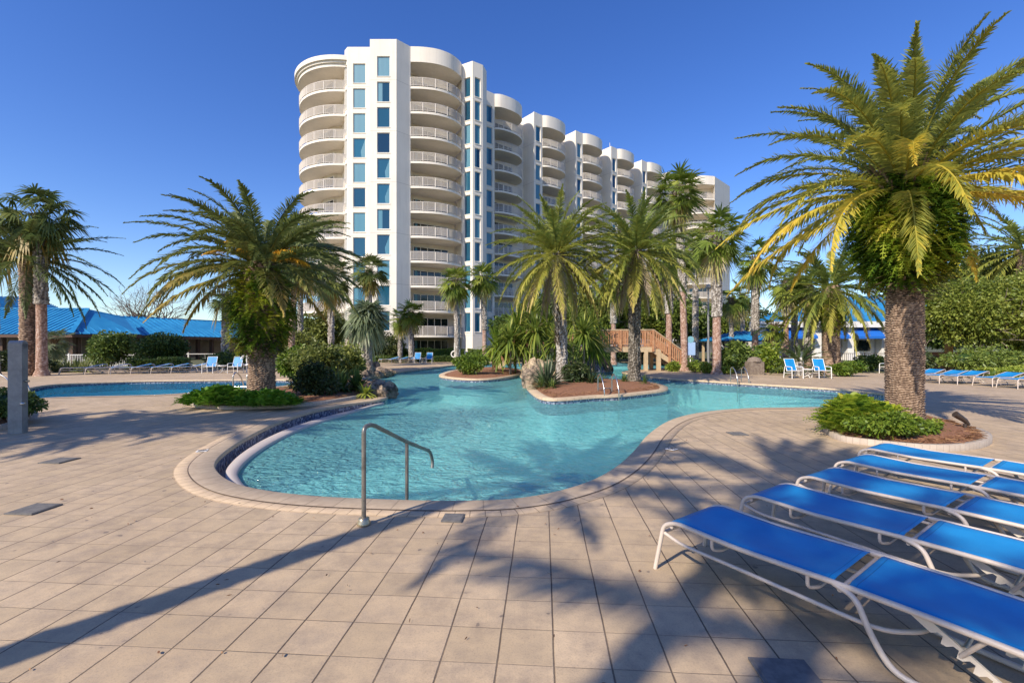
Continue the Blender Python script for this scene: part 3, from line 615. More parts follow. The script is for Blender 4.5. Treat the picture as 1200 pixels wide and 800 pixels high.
Q = [(i*6+k, (i+1)*6+k, (i+1)*6+k+1, i*6+k+1) for i in range(len(lo)-1) for k in range(5)]
led = npmesh('pool_ledge', V, Q, M['ledge']); tag(led, kind='structure')
gf = MB(); PL = POOL; pts = [p for p in POOL if p[0] < -1.8 and p[1] < 15.5]; 
gutter = sheet('gutter_floor', [[tuple(p) for p in lo[::-1]]+[G(x, y) [:2] for x, y in [(300, 578), (265, 573), (240, 560), (232, 543), (250, 526), (285, 508), (325, 490), (368, 479), (410, 471), (449, 465)][::1]]], -.3, M['tile']); tag(gutter, kind='structure')
# the water stops at the ledge on the left
wp = [tuple(p) for p in offs(POOL, .02)]
near_ledge = lambda p: p[0] < G(330, 580)[0] and p[1] < G(450, 467)[1]+.3
ins = [i for i, p in enumerate(wp) if near_ledge(p) and p[1] > 4.9]
a, b = min(ins), max(ins)
seqs = [i for i in range(a, b+1)]
midl = [tuple((lo[i]+li[i])/2) for i in range(len(lo))]
d0 = math.dist(wp[a], midl[0]); midl = midl if d0 < math.dist(wp[a], midl[-1]) else midl[::-1]
wpoly = wp[:a]+midl+wp[b+1:]
wat = sheet('pool_water', [wpoly], WL, M['water']); tag(wat, kind='structure')
wat2 = sheet('far_pool_water', [offs(POOL2, .02)], WL, M['shaded_water']); tag(wat2, kind='structure')

# ---------------------------------------------------------------- planters and islands
def straw(parent, poly, zf, n, seed):
    g = np.random.default_rng(seed); P = np.array([p[:2] for p in poly]); lo_, hi = P.min(0), P.max(0); pts = []
    while len(pts) < n:
        q = g.uniform(lo_, hi)
        if inside(P, *q): pts.append((q[0], q[1], zf+.01+g.uniform(0, .05)))
    lf = Leaves(); a = g.uniform(0, 6.28, n)
    lf.blades(np.array(pts), np.stack([np.cos(a), np.sin(a), g.uniform(-.1, .35, n)], 1), [0, 0, 1.]+g.normal(0, .8, (n, 3)), g.uniform(.08, .2, n), .012, .2, 1, g.uniform(0, 1, n))
    lf.build('pine_straw', M['straw'], parent)['kind'] = 'stuff'
def mound(name, P, z, top, m, parent):
    c = P.mean(0); rows = [(P, z)]
    for q, h in ((.85, .55), (.6, .85), (.3, 1.), (.02, 1.02)): rows.append((c+(P-c)*q, z+(top-z)*h))
    o = band(name, rows, m, parent); return o
def bed(name, label, px, curb_h=.1, mound_h=.2, n=2500, seed=1, pts=None):
    P = smooth(pts if pts is not None else [G(*p) for p in px], 4); root = empty(name, (0, 0, 0), label=label, cat='planter')
    band('curb', [(P, 0), (P, curb_h), (offs(P, -.12), curb_h), (offs(P, -.12), 0)], M['curb'], root, vs=[0, .3, .6, .9])
    mound('mulch', offs(P, -.12), curb_h-.03, curb_h+mound_h*.5, M['mulch'], root); straw(root, offs(P, -.15), curb_h, n, seed); return root, P
bed('planter_bed', 'kerbed mulch bed round the fern-skirted date palm beside the near pool', [(220, 474), (250, 479.5), (308, 479), (345, 477), (380, 473.5), (412, 468.5), (438, 462.5), (452, 457), (445, 452), (420, 447.5), (385, 447), (352, 454), (318, 458), (275, 461.5), (235, 466)], n=2500, seed=3)
bed('planter_bed', 'oval kerbed mulch bed with ferns below the large right date palm', [(966, 500), (968, 508), (985, 517), (1030, 523), (1090, 528.5), (1140, 527), (1163, 519), (1152, 509), (1118, 500), (1080, 492), (1030, 487), (988, 489)], n=3000, seed=4)
bed('planter_bed', 'kerbed shrub bed behind the grey post on the far left', [(-60, 506), (-20, 507), (15, 501), (34, 490), (33, 480), (10, 471), (-40, 468)], n=600, seed=5)
def island(name, label, px, seed, n=4500):
    P = smooth([G(*p) for p in px], 5); root = empty(name, (0, 0, 0), label=label, cat='island')
    band('tile_band', [(P, -.5), (P, -.05)], M['tile'], root, vs=[0, .45]); band('base', [(P, -1.4), (P, -.5)], M['plaster'], root)
    band('coping', [(offs(P, .03), -.05), (offs(P, .03), .03), (offs(P, -.28), .03)], M['coping'], root, vs=[0, .2, .9])
    mound('mulch', offs(P, -.28), .028, .2, M['mulch'], root); straw(root, offs(P, -.3), .06, n, seed); return root, P
isl1, _ = island('pool_island', 'small planted island with a round shrub and pandanus, left of the rocky one', [(515, 439.5), (530, 443), (560, 444.5), (590, 442.5), (612, 438), (614, 434.5), (600, 431.5), (570, 431), (535, 433.5)], 11, 500)
isl2, ISL2 = island('pool_island', 'long mulch island with two date palms, boulders and a ladder', [(626, 462), (640, 467.5), (664, 467.5), (695, 465), (725, 463.5), (755, 460.5), (780, 457), (779, 452.5), (762, 448.5), (735, 446), (700, 445), (665, 444), (630, 445.5), (617, 451)], 12)

# ---------------------------------------------------------------- apartment tower
LV = [2.9+3*k for k in range(11)]; TOP = 37.7
bd = empty('apartment_tower', (0, 60, 0), label='tall cream apartment tower with rounded balconies and blue windows behind the pool', cat='building')
def W_(o): o.location = Vector(o.location)-Vector((0, 60, 0)); return o
d_ = np.array([.767, .642]); n_ = np.array([.642, -.767]); P1 = np.array([3.4, 70.3])
def ML(k, s, t): return P1+(k-1)*9.5*d_+s*d_+t*n_
wall = MB(); roof = MB(); win = {}
def poly(pts): return [tuple(p) for p in pts]
# long wing core and piers
wall.prism(poly([ML(-.15, 0, -2.5), ML(6, 0, -2.5), ML(6, 0, -20), ML(-.15, 0, -20)]), 0, TOP-1.2)
NW = [0]
def unit(a, b): a = np.array(a, float); b = np.array(b, float); L = np.linalg.norm(b-a); return a, (b-a)/L, L
wframe = {}; wpane = {}; wcurt = {}
def window(a, b, off, ww, z, h=2.35, name='window', par=bd):
    a, d, L = unit(a, b); n = np.array([d[1], -d[0]]); c = a+d*L*off-n*.16; key = (round(ww, 2), round(h, 2))
    if key not in wframe:
        f = MB()
        for x in (-ww/2+.03, ww/2-.03): f.box((x, 0, h/2), (.06, .08, h))
        for q in (.03, h-.03): f.box((0, 0, q), (ww-.12, .08, .06))
        fo = f.build('window', M['white_paint'], None); wframe[key] = fo.data; bpy.data.objects.remove(fo)
        f = MB(); f.box((0, .0, h/2), (ww-.12, .03, h-.12)); fo = f.build('pane', M['glass'], None); wpane[key] = fo.data; bpy.data.objects.remove(fo)
        f = MB(); cw = (ww-.12); f.box((-cw*.3, -.02, h/2), (cw*.38, .006, h-.14)); fo = f.build('curtain', M['curtain'], None)
        f2 = MB(); f2.box((0, -.02, h/2), (cw*.97, .006, h-.14)); fo2 = f2.build('curtain', M['curtain'], None)
        f3 = MB(); f3.add([(cw/2, -.022, h-.1), (cw*.1, -.022, h*.35), (cw*.16, -.022, .1), (cw/2, -.022, .1)], [(0, 1, 2, 3)]); fo3 = f3.build('curtain', M['curtain'], None)
        wcurt[key] = [fo.data, fo2.data, fo3.data]
        for x in (fo, fo2, fo3): bpy.data.objects.remove(x)
    o = link(name, wframe[key], par); o.location = (c[0], c[1]-60, z); o.rotation_euler = (0, 0, math.atan2(d[1], d[0]))
    link('pane', wpane[key], o); r = random.random()
    if r < .75: link('curtain', wcurt[key][0 if r < .3 else 1 if r < .62 else 2], o)
def column(a, b, ww, z0=2.75, top=TOP, zs=LV, name='window', frac=.5, th=.2, h=2.35, ledge=True):   # facade strips with real window recesses
    a, d, L = unit(a, b); n = np.array([d[1], -d[0]]); l = L*frac-ww/2; r = L*frac+ww/2
    def slab(s0, s1, z0, z1, t=0.): wall.prism(poly([a+d*s0-n*th, a+d*s1-n*th, a+d*s1+n*t, a+d*s0+n*t]), z0, z1)
    slab(0, l, z0, top); slab(r, L, z0, top)
    prev = z0
    for z in zs:
        slab(l, r, prev, z+.45); prev = z+.45+h
        if ledge: slab(l-.05, r+.05, z+.35, z+.43, .05)
        window(a, b, frac, ww, z+.45, h, name)
    slab(l, r, prev, top)
for k in range(0, 6):
    p = [ML(k, 0, -.2), ML(k, 1.8, -.2), ML(k, 1.8, -2.6), ML(k, 0, -2.6)]
    wall.prism(poly(p), 0, TOP-.05)
    column(ML(k, 0, 0), ML(k, 1.8, 0), 1.05, 0.1, zs=LV if k < 5 else [])
def railing(curve, name='railing'):
    curve = np.array(curve); seg = np.linalg.norm(np.diff(curve, axis=0), axis=1); u = np.concatenate([[0], np.cumsum(seg)]); L = u[-1]
    at = lambda s: (np.interp(s, u, curve[:, 0]), np.interp(s, u, curve[:, 1])); mb = MB()
    q = np.linspace(0, L, max(3, int(L/.6)))
    for i in range(len(q)-1):
        a, b = at(q[i]), at(q[i+1])
        mb.beam((*a, 1.07), (*b, 1.07), .07, .06); mb.beam((*a, .13), (*b, .13), .05, .05)
    for s in np.arange(.05, L, .115): mb.box((*at(s), .6), (.045, .045, .92))
    for s in np.linspace(0, L, max(2, int(L/1.35)+1)): mb.box((*at(s), .55), (.09, .09, 1.1))
    o = mb.build(name, M['rail_paint'], None); me = o.data; bpy.data.objects.remove(o); return me
def slabmesh(pg, th=.28, name='balcony', m='stucco'):
    mb = MB(); mb.prism(pg, -th, 0); mb.prism([(p[0], p[1]) for p in pg], -.1, .02) if False else None
    o = mb.build(name, M[m], None); me = o.data; bpy.data.objects.remove(o); return me
def doormesh(L, h=2.25):
    f = MB(); n = max(2, int(round(L/.95))); w_ = L/n
    for i in range(n+1): f.box((-L/2+i*w_, 0, h/2), (.07, .08, h))
    f.box((0, 0, h-.03), (L, .09, .06)); f.box((0, 0, .03), (L, .09, .06)); o = f.build('sliding_door', M['white_paint'], None); a = o.data; bpy.data.objects.remove(o)
    f = MB(); f.box((0, .01, h/2), (L-.05, .03, h-.1)); o = f.build('pane', M['darkglass'], None); b = o.data; bpy.data.objects.remove(o)
    f = MB(); rr = random.Random(3)
    f.box((-L/2+.4*w_, -.012, h/2), (w_*.3, .01, h-.14)); o = f.build('curtain', M['curtain'], None); c = o.data; bpy.data.objects.remove(o); return a, b, c
def bay(curve, backl, doorc, doordir, doorL, ztop=TOP, levels=LV, band0=None, cornice=None, ground=True):
    pg = list(curve)+list(backl); c = np.mean(np.array(pg), 0); loc = np.array(pg)-c
    sm = slabmesh([tuple(p) for p in loc]); rc = np.array(curve)-c; rm = railing(c*0+rc*1.-0+0*rc) if True else None
    dm = doormesh(doorL)
    for z in levels:
        o = link('balcony', sm, bd); o.location = (c[0], c[1]-60, z); link('railing', rm, o)
    for z in ([.05] if ground else [])+list(levels):
        o = link('sliding_door', dm[0], bd); o.location = (doorc[0], doorc[1]-60, z+.02); o.rotation_euler = (0, 0, math.atan2(doordir[1], doordir[0])); link('pane', dm[1], o); link('curtain', dm[2], o)
    wall.prism(poly(pg), ztop-1.85 if ztop > 37 else ztop-.4, ztop)
def arc2(pts, per=5): return dens([(p[0], p[1]) for p in pts])
for k in range(0, 6):
    cv = arc2([ML(k, 1.82, 0.05), ML(k, 2.6, .55), ML(k, 4.3, .75), ML(k, 5.9, .55), ML(k, 7.2, -.2), ML(k, 7.9, -1.3), ML(k, 8.05, -2.48)])
    bay(cv, [ML(k, 1.82, -2.48)], ML(k, 4.9, -2.44), d_, 4.6)
# near tower
S0 = np.array([-12.25, 54.95]); S1 = np.array([-6.45, 58.55]); sd_ = (S1-S0)/np.linalg.norm(S1-S0); sn_ = np.array([sd_[1], -sd_[0]]); SL = np.linalg.norm(S1-S0)
cv = arc2([S0, S0+sd_*SL*.2+sn_*.75, S0+sd_*SL*.45+sn_*1.3, S0+sd_*SL*.7+sn_*1.25, S0+sd_*SL*.9+sn_*.65, S1])
bay(cv, [S1-sn_*2.4, S0-sn_*2.4], S0+sd_*SL*.52-sn_*2.36, sd_, 4.7)
A0, A1, A2, A3 = (-20.5, 55.75), (-19.9, 55.05), (-16.75, 55.05), (-16.75, 53.65); A4, A5 = (-13.57, 53.65), (-12.25, 54.95)
def inset(pts, q): return pts
wall.prism([(-20.35, 55.85), (-19.8, 55.25), (-16.6, 55.25), (-16.6, 53.85), (-13.66, 53.85), (-12.4, 55.1), tuple(S0-sn_*2.5), tuple(S1-sn_*2.5), (-5.2, 64.3), (-10, 80), (-30, 72), (-24, 62)], 2.7, TOP-.3)
wall.prism([(-12.25, 54.95), (-12.4, 54.82), (-13.62, 53.6), (-13.9, 53.85), (-13.8, 57), tuple(S0-sn_*2.5)], 0, TOP)
column((A1[0], A1[1]), (A2[0], A2[1]), 1.5, frac=.45); column(A3, A4, 1.5)
column(A0, A1, .5, name='side_window')
# beige recessed ground storey and its columns
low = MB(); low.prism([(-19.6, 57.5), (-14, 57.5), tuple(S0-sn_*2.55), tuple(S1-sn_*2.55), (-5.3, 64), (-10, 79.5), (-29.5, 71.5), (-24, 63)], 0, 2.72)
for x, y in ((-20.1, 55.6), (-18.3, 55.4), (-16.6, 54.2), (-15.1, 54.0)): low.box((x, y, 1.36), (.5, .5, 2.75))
T0, T1, T2, T3 = (-6.5, 58.55), (-5.0, 57.75), (-3.75, 58.6), (-3.35, 60.0)
wall.prism([(-6.3, 58.65), (-5.0, 57.97), (-3.93, 58.7), (-3.55, 60.0), (-4.9, 64.2), (-8, 62)], 0, TOP-.06)
column(T0, T1, .95, 0, h=2.45, frac=.52); column(T1, T2, .85, 0, h=2.45); wall.prism([T2, T3, (-3.6, 60), (-3.95, 58.72)], 0, TOP)
# left round stack
cc = np.array([-21.6, 62.4]); ang = np.radians(np.linspace(-78, -235, 34)); rc = np.stack([cc[0]+6.85*np.cos(ang), cc[1]+6.85*np.sin(ang)], 1)[::-1]
bay(rc, [tuple(cc+[1.0, 0])], cc+np.array([-2.6, -3.35]), np.array([.79, -.613]), 3.8, ztop=36.1, ground=False)
for r_, z0, z1 in ((7.0, 35.55, 35.95), (7.2, 35.95, 36.2), (7.42, 36.2, 36.75)):
    a = np.radians(np.linspace(-76, -240, 40)); wall.prism([(cc[0]+r_*math.cos(t), cc[1]+r_*math.sin(t)) for t in a]+[tuple(cc+[1, 0])], z0, z1)
wall.prism([(cc[0]+4.2*math.cos(t), cc[1]+4.2*math.sin(t)) for t in np.linspace(0, 2*math.pi, 32, endpoint=False)], 0, 36)
# far end block
E0, E1, E2 = np.array([37.6, 98.4]), np.array([43.3, 97.2]), np.array([49.4, 103.2]); ed = (E1-E0)/np.linalg.norm(E1-E0); en = np.array([ed[1], -ed[0]])
wall.prism([tuple(E0-en*2.4), tuple(E1-en*2.4), tuple(E1), tuple(E2), (45, 118), (30, 112)], 0, TOP-.1)
cv = arc2([E0, E0+ed*1.4+en*.9, E0+ed*3.4+en*.9, E1-en*.05])
bay(cv, [E1-en*2.38, E0-en*2.38], E0+ed*2.9-en*2.34, ed, 3.6)
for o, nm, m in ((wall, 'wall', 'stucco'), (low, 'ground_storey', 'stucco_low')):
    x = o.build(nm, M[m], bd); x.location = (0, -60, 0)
rf = MB()
for k in range(0, 6): rf.prism(poly([ML(k, .3, -3), ML(k, 1.6, -3), ML(k, 1.6, -5), ML(k, .3, -5)]), TOP-1.15, TOP+.2)
rf.tube([(-5.4, 60, TOP-.1), (-5.4, 60, TOP+1.3)], .03, 5); rf.tube([ML(3, .9, -1).tolist()+[TOP-.1], ML(3, .9, -1).tolist()+[TOP+1.2]], .04, 5)
x = rf.build('roof_structures', M['stucco'], bd); x.location = (0, -60, 0)

# ---------------------------------------------------------------- left pavilion and right building
def seam_roof(mb, quad, pitch=.62):                     # quad: eave_a, eave_b, ridge_b, ridge_a ; ribs run eave->ridge
    a, b, c, d = (Vector(p) for p in quad); mb.add([a, b, c, d], [(0, 1, 2, 3)])
    n = (b-a).cross(d-a).normalized(); n = n if n.z > 0 else -n; L = max((b-a).length, (c-d).length); k = int(L/pitch); e = (b-a).normalized(); h = ((d+c)/2-(a+b)/2); h = (h-e*h.dot(e))
    mb.add([a-n*.08, b-n*.08, c-n*.08, d-n*.08], [(3, 2, 1, 0)])
    H_ = h.length; hn = h.normalized()
    def lim(s):                                         # rib from eave up to the hip
        t1 = 1.; oa = (d-a).dot(e); ob = (c-b).dot(e)
        if s < oa: t1 = min(t1, s/max(oa, 1e-6))
        if s > (b-a).length+ob and ob < 0: t1 = min(t1, ((b-a).length-s)/max(-ob, 1e-6))
        return t1
    for i in range(1, k):
        s = (b-a).length*i/k; t1 = lim(s)
        if t1 > .05: mb.beam(a+e*s+n*.03, a+e*s+hn*H_*t1+n*.03, .06, .09)
pv = empty('pool_pavilion', (-30, 44, 0), label='long low pavilion with a blue metal hip roof on the left', cat='building')
def sub(o, p): o.location = (-p.location[0], -p.location[1], 0); return o
r1 = MB(); ez = 2.75
DA = 42.
def PW(px, py, D): return (X(px, D), D, Z(py, D))
e0 = PW(-140, 391, 40); e1 = PW(84, 391, 40); k1 = PW(103, 362, 45); k0 = PW(-140, 362, 45)
seam_roof(r1, (e0, e1, (k1[0], k1[1], k1[2]), k0))
e2 = PW(200, 395, 46); seam_roof(r1, (e1, PW(165, 391.5, 45), PW(150, 372, 49), k1))
seam_roof(r1, (PW(125, 391.5, 45), PW(290, 396, 58), PW(290, 378, 64), PW(125, 370, 50)))
r1.beam(Vector(e1)+Vector((0, -.05, .05)), Vector(k1)+Vector((0, -.05, .05)), .35, .12)
r1.beam(Vector(k0)+Vector((0, 0, .05)), Vector(k1)+Vector((0, 0, .05)), .3, .1)
r1.beam(PW(125, 370, 50), PW(290, 378, 64), .3, .15)
seam_roof(r1, (PW(-140, 361, 46), PW(70, 361, 46), PW(40, 350, 52), PW(-140, 345, 52)))
sub(r1.build('roof', M['roof_blue'], pv), pv)
f1 = MB()
f1.beam(Vector(e0)+Vector((0, .1, -.18)), Vector(e1)+Vector((0, .1, -.18)), .1, .26); f1.beam(Vector(e1)+Vector((0, .1, -.18)), Vector(PW(165, 391.5, 45))+Vector((0, .1, -.18)), .1, .26)
f1.beam(Vector(PW(150, 391.8, 46.5))+Vector((0, .3, -.2)), Vector(PW(290, 396, 58))+Vector((0, .1, -.2)), .1, .3)
for px, D in [(-100, 41), (-50, 41), (3, 41), (32, 41), (62, 41), (85, 41), (91, 41.5), (150, 46), (178, 48), (220, 52), (232, 54), (248, 55), (262, 56), (278, 57.5)]:
    f1.box((X(px, D), D, 1.35), (.35, .35, 2.7))
sub(f1.build('timber_frame', M['dark_wood'], pv), pv)
w1 = MB(); w1.box((X(-30, 45), 45.3, 1.35), (19, .3, 2.7)); w1.beam((X(95, 45.3), 45.3, 1.3), (X(300, 62), 64, 1.3), .3, 2.4)
sub(w1.build('wall', mat('pavilion_wall', (.34, .27, .2), .8, noise=(1.5, (.27, .2, .15), .4, .6)), pv), pv)

rb = empty('clubhouse', (30, 52, 0), label='low white building with blue roof and blue awnings behind the right palms', cat='building')
r2 = MB(); seam_roof(r2, (PW(880, 377, 50), PW(1090, 377, 50), PW(1090, 340, 60), PW(955, 352, 60)), .6); seam_roof(r2, (PW(1040, 376, 50), PW(1095, 376, 50), PW(1090, 340, 60), PW(1042, 340, 60)), .6)
sub(r2.build('roof', M['roof_blue'], rb), rb)
r3 = MB(); D = 50; r3.box((X(988, 51), 56, 2), (X(1085, 51)-X(890, 51), 9, 4.3)); r3.box((X(985, 50), 50.1, Z(380, 50)), (X(1090, 50)-X(880, 50), .5, .65))
for px in (893, 958, 996, 1036, 1076): r3.box((X(px, 50.6), 50.9, 1.9), (.7, .9, 3.9))
sub(r3.build('wall', M['white_paint'], rb), rb)
for a_, b_ in ((899, 953), (963, 991), (1000, 1032), (1041, 1072)):
    aw = MB(); x0, x1 = X(a_, 50.2), X(b_, 50.2)
    aw.add([(x0, 49.4, Z(394, 49.4)), (x1, 49.4, Z(394, 49.4)), (x1, 51, Z(382, 51)), (x0, 51, Z(382, 51))], [(0, 1, 2, 3)]); aw.add([(x0, 49.4, Z(394, 49.4)-.25), (x1, 49.4, Z(394, 49.4)-.25), (x1, 49.4, Z(394, 49.4)), (x0, 49.4, Z(394, 49.4))], [(0, 1, 2, 3)])
    sub(aw.build('awning', mat('awning_blue', (.01, .13, .5), .7), rb), rb)
    wd = MB(); wd.box(((x0+x1)/2, 51.45, 1.6), (x1-x0-.4, .12, 1.2)); sub(wd.build('window', M['darkglass'], rb), rb)
kb = empty('pavilion_kiosk', (X(868, 44), 44, 0), label='small open kiosk with low blue hip roof between the right palms', cat='kiosk')
km = MB(); hw = 3.0; z0, z1 = 2.1, 3.0
for s in range(4):
    a = Matrix.Rotation(s*math.pi/2, 4, 'Z'); seam_roof(km, [a @ Vector(p) for p in ((-hw, -hw, z0), (hw, -hw, z0), (.3, -.3, z1), (-.3, -.3, z1))], .5)
km.build('roof', M['roof_blue'], kb); kp = MB()
for a in (-1, 1):
    for b in (-1, 1): kp.box((a*hw*.85, b*hw*.85, 1.05), (.2, .2, 2.1))
kp.build('post', M['pale_wood'], kb); kc = MB(); kc.box((0, 0, .55), (3.4, 2.4, 1.1)); kc.box((0, 0, 1.12), (3.7, 2.7, .06)); kc.build('counter', M['pale_wood'], kb)

# ---------------------------------------------------------------- footbridge
bg_ = empty('footbridge', (6, 30, 0), label='raised timber footbridge with red slat railings crossing the pool channel', cat='bridge')
def B(px, D=30.): return X(px, D)-6
xa, xb = B(612), B(765); dz = 1.62
fr = MB()
for y in (-.0, 1.7): fr.box(((xa+xb)/2, y, dz-.22), (xb-xa, .12, .34))
fr.build('beam', M['pale_wood'], bg_)
dk = MB()
for i, x in enumerate(np.arange(xa+.08, xb, .15)): dk.box((x, .85, dz-.02), (.135, 1.85, .05))
dk.build('walkway', M['wood'], bg_)
def slat_rail(name, p, q, y, n, posts):
    mb = MB(); p = np.array(p); q = np.array(q)
    for z in (.12, .98): mb.beam((p[0], y, p[1]+z), (q[0], y, q[1]+z), .05, .09)
    for t in np.linspace(0, 1, n): c = p+(q-p)*t; mb.box((c[0], y, c[1]+.55), (.085, .03, .84))
    for t in posts: c = p+(q-p)*t; mb.box((c[0], y-.02, c[1]+.35), (.14, .14, 1.4))
    mb.build(name, M['wood'], bg_)
    c = MB(); c.beam((p[0]-.05, y, p[1]+1.08), (q[0]+.05, y, q[1]+1.08), .16, .05); c.build('handrail_cap', M['pale_wood'], bg_)
for y in (-.06, 1.76):
    slat_rail('railing', (xa, dz), (xb, dz), y, 52, (0, .25, .5, .75, 1))
    slat_rail('stair_railing', (xb+.08, dz), (B(802), .1), y, 16, (.5, 1)); slat_rail('stair_railing', (B(578), .1), (xa-.08, dz), y, 14, (0, .5))
st = MB(); ns = 8
for i in range(ns):
    t = (i+.5)/ns; st.box((xb+(B(802)-xb)*t, .85, dz*(1-(i+1)/(ns+1))), ((B(802)-xb)/ns+.04, 1.6, .06)); st.box((xa+(B(578)-xa)*t, .85, dz*(1-(i+1)/(ns+1))), ((xa-B(578))/ns+.04, 1.6, .06))
st.build('steps', M['wood'], bg_)
for y in (0, 1.7):
    for a_, b_ in ((xb, B(802)), (xa, B(578))): sg = MB(); sg.beam((a_, y, dz-.25), (b_, y, .0), .08, .3); sg.build('stringer', M['pale_wood'], bg_)
for px in (757, 615, 772):
    for y in (0.05, 1.65):
        l = MB(); l.box((B(px), y, .05), (.24, .24, 2.75)); l.build('leg', M['pale_wood'], bg_)

# ---------------------------------------------------------------- rocks
def rockmesh(mb, c, r, seed, sub_=3):
    import bmesh
    g = np.random.default_rng(seed); bm = bmesh.new(); bmesh.ops.create_icosphere(bm, subdivisions=sub_, radius=1); ks = nrm(g.normal(0, 1, (7, 3))); kd = g.uniform(.5, .85, 7)
    for v in bm.verts:
        p = np.array(v.co); 
        for a, b in zip(ks, kd*.92):
            q = p@a
            if q > b: p = p-a*(q-b)*.85
        p = p*(1+.09*math.sin(5*p[0]+seed)+.08*math.sin(7*p[1]+3*p[2])+.05*math.sin(13*p[0]+11*p[2]+seed)+.04*math.sin(17*p[1]-9*p[0])); v.co = Vector(p)
    vs = [(c[0]+v.co.x*r[0], c[1]+v.co.y*r[1], c[2]+v.co.z*r[2]) for v in bm.verts]; fs = [[v.index for v in f.verts] for f in bm.faces]; bm.free(); mb.add(vs, fs)
def rock(label, pos, r, seed, m='rock', group=None, name='boulder'):
    mb = MB(); rockmesh(mb, (0, 0, 0), r, seed); o = mb.build(name, M[m], None); o.location = pos; tag(o, label, 'rock', group); return o
RP = [(456, 461, .42, .34, 'brown boulder at the tip of the left planted peninsula'), (447, 464.5, .36, .3, 'brown boulder beside the tip boulder at the water edge'), (437, 463, .4, .3, 'dark boulder under the broad leaf plant at the waterline'), (448, 457.5, .45, .38, 'tallest brown boulder on the peninsula tip'), (440, 455, .4, .35, 'brown boulder behind the peninsula tip')]
for i, (px, py, a, h, lb) in enumerate(RP): g = G(px, py); rock(lb, (g[0], g[1], .05), (a, a*.8, h), 20+i, group='boulders on the left peninsula')
for i, (px, py, a, h) in enumerate([(436, 440, .8, .5), (446, 438.5, .7, .45), (427, 441, .9, .7), (452, 437.5, .6, .35), (420, 440, .9, .9), (432, 437, .9, .7)]):
    g = G(px, py); rock(['low grey boulder on the far bank left of the lounge chairs', 'small grey boulder on the far bank nearest the chairs', 'grey boulder below the shaggy yucca tree', 'flattest grey boulder by the far coping', 'tallest grey boulder beside the yucca trunk', 'grey boulder behind the other far bank rocks'][i], (g[0], g[1], .05), (a, a*.8, h), 30+i, 'rock', 'boulders on the far bank')
for i, (px, py, a, h, m, lb) in enumerate([(622, 450, .65, .75, 'rock', 'dark wet boulder at the left end of the long island'), (630, 449, .55, .8, 'rock', 'tall brown boulder leaning on the island agave'), (636, 441, .6, .95, 'pale_rock', 'large pale sandstone boulder left of the island palms'), (645, 439, .75, .95, 'pale_rock', 'pale boulder behind the first island palm'), (638, 455, .35, .4, 'rock', 'small brown boulder at the foot of the agave'), (677, 452, .75, .42, 'rock', 'low rounded brown boulder between the two island palms'), (625, 441, .7, .9, 'pale_rock', 'pale boulder furthest left behind the island')]):
    g = G(px, py); rock(lb, (g[0], g[1], .0), (a, a*.8, h), 40+i, m, 'boulders on the long island')
for i, (px, py, a, h, m, lb) in enumerate([(686, 433, .6, 1.0, 'pale_rock', 'pale boulder left of the blue tiled chute'), (706, 433, .75, 1.1, 'rock', 'mossy boulder right of the blue tiled chute'), (675, 433.5, 1.2, .9, 'pale_rock', 'broad pale boulder under the bridge end'), (712, 432, .4, .7, 'rock', 'small mossy boulder at the right of the chute')]):
    g = G(px, py); rock(lb, (g[0], g[1], -.1), (a, a*.8, h), 50+i, m, 'boulders round the tiled chute')
ch = empty('tiled_chute', (X(695, 31), 31, 0), label='blue mosaic tiled water chute between boulders under the bridge', cat='waterfall')
P4 = [(-.75, -.9, -.3), (.75, -.9, -.3), (.35, .5, 1.05), (-.35, .5, 1.05)]
V = P4+[(-.75, .7, -.3), (.75, .7, -.3), (.35, .7, 1.05), (-.35, .7, 1.05)]
npmesh('slope', V, [(0, 1, 2, 3), (1, 5, 6, 2), (4, 0, 3, 7), (3, 2, 6, 7)], M['tile'], ch, None, False, [(v[0], v[2]) for v in V])

